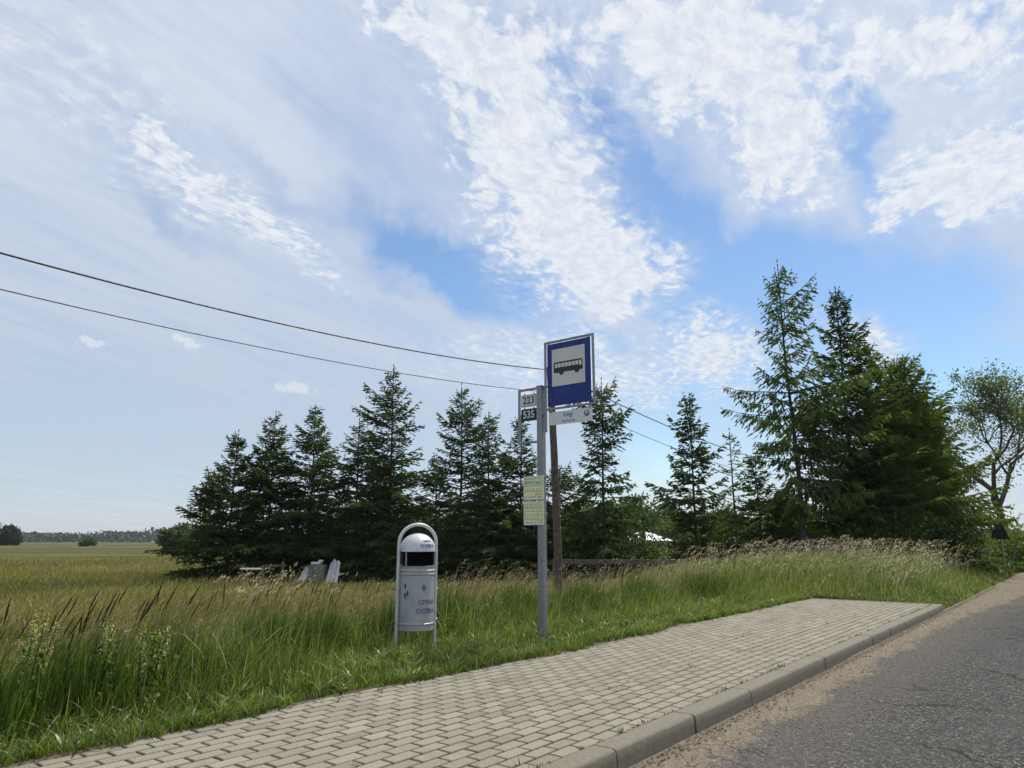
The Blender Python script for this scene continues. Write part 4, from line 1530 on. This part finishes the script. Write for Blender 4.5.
ROW = 'conifers in the row across the meadow'
RIGHT = 'tall conifers beside the road'
SP, LA = (M['bark'], M['spruce']), (M['bark'], M['larch'])
conifers = [
    # name, label, xy, material, group, kwargs
    ('spruce_tree', 'broad dark spruce second from the left end of the tree row, sweeping the meadow', (-10.95, 28.2), SP, ROW, dict(seed=33, H=5.6, R=2.0, dens=1.25, base=.15)),
    ('spruce_tree', 'shortest bushy spruce at the left end of the tree row, nearest the open meadow', (-11.35, 27.2), SP, ROW, dict(seed=28, H=3.9, R=1.25, dens=1.25, base=.1, power=.7)),
    ('spruce_tree', 'dark spruce rising behind the white plank rail, left of two close peaks', (-9.75, 29.0), SP, ROW, dict(seed=3, H=6.5, R=2.1, dens=1.2, base=.2)),
    ('spruce_tree', 'slim-topped spruce directly behind the grey crate, right of two close peaks', (-8.45, 30.2), SP, ROW, dict(seed=4, H=7.0, R=2.15, dens=1.15, base=.25)),
    ('larch_tree', 'thin-crowned larch with loose branches just left of the tallest tree of the row', (-6.5, 30.0), SP, ROW, dict(seed=5, H=6.5, R=2.1, dens=.8, base=.5, droop=.2, gaps=.18, nbr=5, top_el=30)),
    ('spruce_tree', 'tallest spruce of the row behind the litter bin, spire reaching the lower cable', (-4.95, 29.0), SP, ROW, dict(seed=6, H=8.5, R=2.2, dens=1.0, base=.4, gaps=.06, dz=.29)),
    ('spruce_tree', 'tall narrow spruce between the litter bin and the bus stop post', (-2.15, 30.0), SP, ROW, dict(seed=7, H=7.9, R=2.05, dens=.95, base=.4, gaps=.08)),
    ('spruce_tree', 'shorter spruce with a thin spire close left of the bus stop post', (-.95, 28.5), SP, ROW, dict(seed=8, H=6.4, R=1.75, dens=1.1, base=.3, power=1.0)),
    ('spruce_tree', 'dark spruce directly behind the bus stop post and route numbers', (.37, 30.0), SP, ROW, dict(seed=9, H=6.5, R=1.9, dens=1.1, base=.3)),
    ('young_spruce', 'low bushy young spruce right behind the wooden utility pole', (1.95, 29.4), SP, ROW, dict(seed=10, H=4.3, R=1.75, dens=1.2, base=.15, power=.7)),
    ('spruce_tree', 'open spruce with sweeping sparse branches right of the blue sign', (3.45, 27.0), SP, ROW, dict(seed=11, H=7.45, R=1.85, dens=1.0, base=1.1, droop=.42, up=.26, dz=.36, nbr=5, hang=.55, gaps=.08, power=.62, w=.030)),
    ('spruce_tree', 'freestanding spruce with neat drooping tiers in the sky gap of the row', (6.85, 27.0), SP, ROW, dict(seed=12, H=6.8, R=1.6, low=.5, dens=1.25, base=.35, droop=.30, up=.26, dz=.37, nbr=6, hang=.5, power=.80, w=.030)),
    ('larch_sapling', 'thin see-through larch sapling left of the tallest roadside conifer', (7.72, 25.0), LA, RIGHT, dict(seed=13, H=5.0, R=1.15, dens=.55, base=.7, droop=.1, gaps=.25, nbr=4, dz=.34, top_el=35)),
    ('larch_tree', 'tallest conifer of all, bare lower trunk and long loose branches', (9.65, 24.0), LA, RIGHT, dict(seed=24, H=10.7, R=2.25, dens=1.0, base=2.2, droop=.34, up=.24, dz=.38, nbr=5, hang=1.0, gaps=.14, power=.78, low=.6, brk=.30, lean=(-.013, 0), w=.026)),
    ('young_spruce', 'dark young spruce at the foot of the tallest roadside conifer', (8.9, 26.0), SP, RIGHT, dict(seed=15, H=4.2, R=1.55, dens=1.1, base=.2)),
    ('spruce_tree', 'second tallest dark conifer right beside the tallest one', (11.75, 24.6), SP, RIGHT, dict(seed=16, H=9.8, R=1.75, dens=1.1, base=.8, droop=.25, gaps=.06, dz=.30, power=.80, w=.028, brk=.2)),
    ('larch_tree', 'green larch with a ragged top on the left of the dense roadside mass', (12.95, 25.2), LA, RIGHT, dict(seed=17, H=8.0, R=2.0, dens=1.15, base=.4, droop=.2, gaps=.04, nbr=7, top_el=44, power=.7, brk=.2, tl=.34)),
    ('larch_tree', 'full green larch in the middle of the dense roadside mass', (14.55, 26.2), LA, RIGHT, dict(seed=18, H=7.5, R=2.2, dens=1.3, base=.3, droop=.22, nbr=8, power=.56, hang=.5, brk=.16, tl=.32, dz=.25, top_el=50)),
    ('larch_tree', 'rounded lower larch where the roadside mass slopes down to the right', (15.9, 28.2), LA, RIGHT, dict(seed=19, H=6.5, R=2.05, dens=1.35, base=.2, droop=.22, nbr=9, power=.50, hang=.5, brk=.14, tl=.30, dz=.24, top_el=52)),
    ('larch_tree', 'smallest larch at the right end of the roadside mass, near the road', (17.3, 31.0), LA, RIGHT, dict(seed=20, H=5.5, R=1.6, dens=1.35, base=.1, droop=.22, nbr=9, power=.48, hang=.5, brk=.14, tl=.30, dz=.24, top_el=52)),
    ('spruce_tree', 'dark spruce at the back between the thin-crowned larch and the tallest spruce', (-6.0, 33.5), SP, ROW, dict(seed=22, H=5.6, R=2.2, dens=1.0, base=.1)),
    ('spruce_tree', 'dark spruce at the back between the two spires left of the post', (-3.5, 33.0), SP, ROW, dict(seed=23, H=5.2, R=2.2, dens=1.1, base=.1)),
]
for name, label, (x, y), mats, grp, kw in conifers:
    plant(name, label, 'larch' if 'larch' in name else 'spruce', (x, y), conifer(**kw), mats, kw['seed'] * 1.3, grp)

plant('broadleaf_tree', 'airy broadleaf tree with dark forking limbs at the right edge', 'broadleaf tree', (28.6, 42.0), broadleaf(41, 10.9, 5.0, 1.2, leaf=.075, per=62, puff=.36, levels=4, kids=3, spread=1.1), (M['bark'], M['leafpale']), 1.2)
plant('broadleaf_tree', 'dense broadleaf tree behind the roadside larches, right of the ragged tops', 'broadleaf tree', (24.6, 44.0), broadleaf(32, 6.6, 3.0, 1.4, leaf=.08, per=90, puff=.42, levels=4), (M['bark'], M['leaf']), .4)

bushes = [
    ('shrub', 'dark rounded shrub under the open spruce right of the utility pole', (4.1, 28.2), (41, 1.9, 2.6), 'leaf'),
    ('shrub', 'broad green shrub left of the small white roof', (4.25, 31.5), (42, 1.6, 2.9), 'leaf'),
    ('shrub', 'yellowish green bush in front of the small white roof', (8.1, 41.5), (43, 1.2, 1.1), 'leafyellow'),
    ('shrub', 'dark shrub filling the foot of the freestanding tiered spruce', (7.45, 29.0), (44, 1.15, 2.0), 'leaf'),
    ('shrub', 'dark shrub between the larch sapling and the tallest conifer', (8.2, 27.5), (45, 1.6, 2.3), 'leaf'),
    ('shrub', 'bushy shrub behind the bare trunk of the tallest conifer', (10.4, 27.0), (46, 1.8, 2.7), 'leaf'),
    ('shrub', 'leafy shrub at the foot of the second tallest conifer', (12.2, 24.0), (47, 1.5, 1.9), 'leaf'),
    ('shrub', 'low green shrub edging the dense larch mass', (14.7, 25.2), (48, 1.5, 1.9), 'leaf'),
    ('shrub', 'shaggy shrub left of the back of the warning sign', (15.9, 27.0), (49, 1.2, 1.6), 'leaf'),
    ('hedge_bush', 'bright yellowish green bush beside the back of the warning sign at the right edge', (21.2, 30.2), (50, 1.5, 2.0), 'leafyellow'),
    ('shrub', 'dark bush behind the warning sign and below the airy broadleaf tree', (21.8, 34.0), (51, 2.2, 2.2), 'leaf'),
    ('shrub', 'dark shrub in the shade behind the litter bin', (-3.4, 30.6), (52, 1.9, 2.6), 'leaf'),
    ('shrub', 'dark shrub in the shade behind the white tarp', (-6.4, 31.2), (53, 1.8, 2.4), 'leaf'),
    ('shrub', 'dark tall shrub behind the spruces at the left end of the row', (-11.6, 31.5), (55, 2.2, 3.4), 'leaf'),
    ('shrub', 'dark tall shrub behind the two close peaks of the row', (-9.6, 32.5), (56, 2.4, 3.8), 'leaf'),
    ('shrub', 'dark tall shrub behind the grey crate and the spruces around it', (-7.6, 33.2), (57, 2.3, 3.6), 'leaf'),
    ('shrub', 'dark shrub behind the tallest spruce of the row', (-4.9, 32.4), (58, 2.1, 3.3), 'leaf'),
    ('shrub', 'dark shrub between the litter bin and the post, behind the narrow spruce', (-1.7, 33.0), (59, 2.2, 3.2), 'leaf'),
    ('shrub', 'dark shrub behind the bus stop post at the foot of the spruces', (.9, 31.5), (54, 1.9, 2.8), 'leaf'),
]
for name, label, (x, y), (sd, rx, h), mt in bushes:
    plant(name, label, 'shrub', (x, y), bush(sd, rx, h, leaf=.062), (M['bark'], M[mt]), sd, None, ('stems', 'leaves'))

# trees far behind the row: they close the gaps below the crowns
rb = random.Random(9)
bm_ = [bush(60 + i, 3.2, 5.0, leaf=.17, n=3800, clumps=40) for i in range(3)]
backs = [(-2.5, 62, 1.0, 'far dark tree seen between the spruces left of the bus stop post'), (9.2, 74, 1.05, 'far dark tree showing right of the utility pole, below the open spruce'),
         (14.6, 84, 1.35, 'far bluish green tree above the small white roof'), (19.2, 90, 1.25, 'far tree left of the freestanding tiered spruce, in the sky gap'),
         (21.5, 76, 1.0, 'far tree right of the freestanding tiered spruce'), (26.5, 70, 1.0, 'far tree behind the larch sapling'),
         (31.0, 68, 1.1, 'far tree seen past the bare trunk of the tallest conifer'), (5.5, 66, .9, 'far tree seen behind the utility pole'),
         (14.0, 62, .75, 'lower far tree just right of the small white roof')]
for i, (x, y, sc_, label) in enumerate(backs):
    a_, c_ = bm_[i % 3]
    r = plant('distant_tree', label, 'distant tree', (x, y), (a_, c_), (M['bark'], M['leaf']), i * 1.7, 'distant trees behind the row', ('stems', 'leaves'))
    r.scale = (sc_, sc_, sc_)

# open meadow, far left
plant('distant_tree', 'round dark tree clump at the left edge of the horizon', 'distant tree', (-176, 240), bush(71, 8.0, 6.9, leaf=.36, n=14000, clumps=46), (M['bark'], M['farleaf']), 0, 'trees far out on the meadow', ('stems', 'leaves'))
plant('distant_tree', 'taller dark tree just inside the left edge of the horizon', 'distant tree', (-166.5, 240), bush(72, 3.4, 6.3, leaf=.36, n=8000, clumps=34), (M['bark'], M['farleaf']), 1, 'trees far out on the meadow', ('stems', 'leaves'))
plant('distant_bush', 'small lone dark bush in the open meadow', 'bush', (-116.5, 200), bush(73, 1.9, 2.0, leaf=.22, n=2600, clumps=26), (M['bark'], M['leaf']), 1, None, ('stems', 'leaves'))
plant('distant_tree', 'middle distance tree peeping out left of the tree row', 'distant tree', (-42.2, 92), bush(74, 1.9, 3.9, leaf=.20, n=3600, clumps=36), (M['bark'], M['leaf']), 1, 'trees far out on the meadow', ('stems', 'leaves'))
plant('distant_tree', 'dark tree standing against the far woodland left of the tree row', 'distant tree', (-192, 430), bush(75, 4.6, 6.8, leaf=.45, n=3000, clumps=30), (M['bark'], M['farleaf']), 1, 'trees far out on the meadow', ('stems', 'leaves'))

# the far woodland along the horizon (one mass)
rw = np.random.RandomState(77)
bag = Bag()
for band, (yy, hh, n, sz) in enumerate(((820, 12.5, 34000, 1.7), (640, 5.5, 9000, 1.2))):
    xx = rw.uniform(-760, 620, n)
    prof = hh * (.72 + .28 * np.sin(xx * .021 + band) * np.sin(xx * .0073 + 1) + .16 * np.sin(xx * .11) + .12 * np.sin(xx * .31 + 2))
    if band == 1:
        keep = np.sin(xx * .017 + .6) + .5 * np.sin(xx * .06) > .15
        xx, prof = xx[keep], prof[keep]
        n = len(xx)
    zz = prof * rw.rand(n) ** .7
    c = np.stack([xx, yy + 26 * rw.randn(n), zz], -1)
    bag.add(*leaf_quads(c, sz, rw, np.clip(.4 + .25 * rw.randn(n), 0, 1)))
link('far_woodland', bag.mesh('far_woodland'), M['farleaf'], kind='stuff', label='low band of far woodland along the horizon', category='woodland')

# ------------------------------------------------------------------ small things under the trees
mb = MB()
rail_l = thing('plank_rail', 'low pale plank rail in front of the dark spruces', 'rail', (-8.95, 25.2, gz(-8.95, 25.2)))
mb = MB(); mb.box((0, 0, .52), (.72, .16, .05), .008); mb.build('plank', M['paleplank'], rail_l)  # this plank is coloured near white, the second is weathered wood
mb = MB(); mb.box((.80, .03, .62), (.72, .04, .06), .008); mb.build('plank', M['deadwood'], rail_l)
for x in (-.33, .36, 1.05):
    mb = MB(); mb.box((x, .06, .30), (.08, .07, .66 if x < 1 else .9), .01); mb.build('post', M['deadwood'], rail_l)

def sheet(name, label, loc, w, h, seed, tilt):
    rs = np.random.RandomState(seed)
    nu, nv = 15, 13
    V = []
    for face in (0, 1):
        for j in range(nv):
            for i in range(nu):
                u, v = i / (nu - 1) - .5, j / (nv - 1)
                wv = w * (.72 + .28 * (1 - v) ** .6) if tilt else w * (.8 + .2 * v)
                fold = .05 * math.sin(u * 17 + seed + 2 * v) * (1 - .3 * v) + .03 * math.sin(u * 31 + v * 4)
                V.append((u * wv + tilt * v, fold + .25 * (1 - v) ** 2 * -1 + face * .012, h * v * (1 - .12 * abs(u) * 2 + .05 * math.sin(u * 12 + seed))))
    F = []
    for face in (0, 1):
        o = face * nu * nv
        for j in range(nv - 1):
            for i in range(nu - 1):
                a = o + j * nu + i
                F.append((a, a + 1, a + nu + 1, a + nu) if face == 0 else (a, a + nu, a + nu + 1, a + 1))
    me = np_mesh(name, np.array(V), np.array(F), smooth=True)
    o = link(name, me, M['tarp'], None, label=label, category='tarpaulin')
    o.location = loc
    return o
sheet('white_tarp', 'large folded white tarp hanging under the spruces, right of the grey crate', (-6.42, 26.4, gz(-6.42, 26.4) + .02), .44, .80, 3, .05)
sheet('white_tarp', 'small slanting white tarp left of the grey crate under the spruces', (-7.50, 26.4, gz(-7.50, 26.4) + .02), .30, .55, 5, .14)
cr_ = thing('garden_crate', 'dull grey box between two white tarps under the spruces', 'crate', (-7.00, 26.5, gz(-7.00, 26.5) - .10))
mb = MB()
mb.box((0, 0, .36), (.54, .42, .72), .015)
for z in (.22, .46):
    mb.box((0, -.214, z), (.52, .014, .012))
mb.build('body', M['crate'], cr_)
mb = MB(); mb.box((-.06, 0, .78), (.36, .30, .09), .03); mb.box((.10, -.05, .86), (.16, .2, .08), .03)
mb.build('white_bundle', M['tarp'], cr_)

fence = thing('rail_fence', 'low weathered wooden rail fence at the back of the grass, right of the utility pole', 'fence', (1.3, 22.6, 0))
for i in range(6):
    x = i * 1.36
    y = .10 * math.sin(i * 2.1)
    mb = MB(); mb.box((x, y, .12 - .1), (.10, .10, .92), .012, Matrix.Rotation(.03 * math.sin(i * 5), 3, 'Y')); mb.build('post', M['deadwood'], fence)
    if i < 5 and i != 3:
        y2 = .10 * math.sin((i + 1) * 2.1)
        ang = math.atan2(y2 - y, 1.36)
        mb = MB(); mb.box((x + .68, (y + y2) / 2 - .07, .47 + .02 * math.sin(i * 3)), (1.46, .04, .15), .01, Matrix.Rotation(ang, 3, 'Z') @ Matrix.Rotation(.02 * math.cos(i * 4), 3, 'Y'))
        mb.build('rail', M['deadwood'], fence)

shed = thing('garden_shed', 'small shed with a bright white hipped roof glimpsed between the shrubs', 'shed', (8.70, 48.0, gz(8.70, 48) + .16))
mb = MB(); mb.box((0, 0, .65), (2.6, 2.2, 1.35)); mb.build('wall', M['wallcream'], shed)
mb = MB()
mb.add([(-1.6, -1.4, 1.32), (1.6, -1.4, 1.32), (1.6, 1.4, 1.32), (-1.6, 1.4, 1.32), (-.35, 0, 1.86), (.35, 0, 1.86), (-1.6, -1.4, 1.26), (1.6, -1.4, 1.26), (1.6, 1.4, 1.26), (-1.6, 1.4, 1.26)],
       [(0, 1, 5, 4), (1, 2, 5), (2, 3, 4, 5), (3, 0, 4), (6, 7, 1, 0), (7, 8, 2, 1), (8, 9, 3, 2), (9, 6, 0, 3), (9, 8, 7, 6)])
mb.build('roof', M['roofwhite'], shed)
mb = MB(); mb.box((.5, -1.115, .55), (.7, .03, 1.1)); mb.build('door', M['deadwood'], shed)
mb = MB(); mb.box((-.6, -1.115, .8), (.6, .03, .5)); mb.build('window', M['dark'], shed)

wsn = thing('warning_sign', 'dark back of a triangular warning sign on a post by the far road edge', 'road sign', (17.45, 26.0, gz(17.45, 26.0) - .05), rad(-84))
mb = MB(); mb.tube([(0, .03, 0), (0, .03, 2.1)], .030, 12); mb.build('post', M['galv'], wsn, smooth=True)
mb = MB()
mb.poly([(-.44, 1.36), (-.40, 1.32), (.40, 1.32), (.44, 1.36), (.04, 2.10), (-.04, 2.10)], -.006, .012)
mb.build('sign_plate', simple('dull_sign_back', (.10, .105, .11), .6, .2, .15, 6, 0, (.07, .065, .06)), wsn)
for z in (1.5, 1.85):
    mb = MB()
    mb.box((0, -.012, z), (.28 if z < 1.7 else .16, .014, .03), .003)
    mb.build('mounting_bar', M['galv'], wsn)
lp = thing('leaning_post', 'weathered wooden post leaning right beside the warning sign', 'post', (17.75, 26.3, gz(17.75, 26.3) - .05))
mb = MB(); mb.tube([(0, 0, 0), (.28, 0, .75), (.50, .02, 1.25)], [.05, .045, .04], 10); mb.build('stake', M['deadwood'], lp, smooth=True)

# ------------------------------------------------------------------ tall flowering weeds by the verge
def weed(label, xy, h, seed):
    rs = np.random.RandomState(seed)
    x, y = xy
    r = thing('flowering_weed', label, 'wild plant', (x, y, gz(x, y) - .02), 0, 'yellowish flowering weeds in the verge')
    st_, lf, fl = Bag(), Bag(), Bag()
    for s_ in range(4):
        a = rs.rand() * 6.28
        P = np.array([(.02 * math.cos(a), .02 * math.sin(a), 0), (.05 * math.cos(a) + .02, .05 * math.sin(a), h * .5), (.08 * math.cos(a) + .05, .07 * math.sin(a), h * (.82 + .18 * rs.rand()))])
        u = np.linspace(0, 1, 12)
        C = np.stack([np.interp(u, [0, .5, 1], P[:, i]) for i in range(3)], -1)
        st_.add(*limb(C, .005, .003, 5))
        for c in C[2:-2]:
            d = rs.randn(5, 3) * .035
            lf.add(*leaf_quads(c + d, .022, rs, np.clip(.5 + .2 * rs.randn(5), 0, 1)))
        for c in C[-5:]:
            n_ = 22
            d = rs.randn(n_, 3) * np.array([.015, .015, .028])
            fl.add(*leaf_quads(c + d, .0085, rs, np.clip(.5 + .25 * rs.randn(n_), 0, 1)))
    link('stems', st_.mesh('stems'), M['verge'], r)
    link('leaves', lf.mesh('leaves'), M['verge'], r)
    link('flowers', fl.mesh('flowers'), M['yellowflower'], r)
weed('leftmost of three pale yellow weeds, a tuft among the dark grass spikes', (-2.96, 4.62), .72, 1)
weed('middle one of three pale yellow weeds near the left edge', (-2.72, 5.02), .66, 2)
weed('right one of three pale yellow weeds near the left edge', (-2.48, 5.10), .56, 3)

# ------------------------------------------------------------------ the air
hz = MB()
hz.add([(x, y, z) for z in (-3.5, 30.0) for y in (-440.0, 3650.0) for x in (-2950.0, 2950.0)], [(0, 2, 3, 1), (4, 5, 7, 6), (0, 1, 5, 4), (2, 6, 7, 3), (0, 4, 6, 2), (1, 3, 7, 5)])
hm_, k, b = material('air_haze')
k.n.remove(b)
vol = k.new('ShaderNodeVolumePrincipled')
vol.inputs['Color'].default_value = (.80, .88, 1.0, 1)
vol.inputs['Density'].default_value = 0.00014
vol.inputs['Anisotropy'].default_value = 0.3
k.l.new(vol.outputs[0], k.n['Material Output'].inputs['Volume'])
ho = hz.build('haze', hm_, None, kind='stuff', label='thin blue summer haze over the far meadow', category='haze')
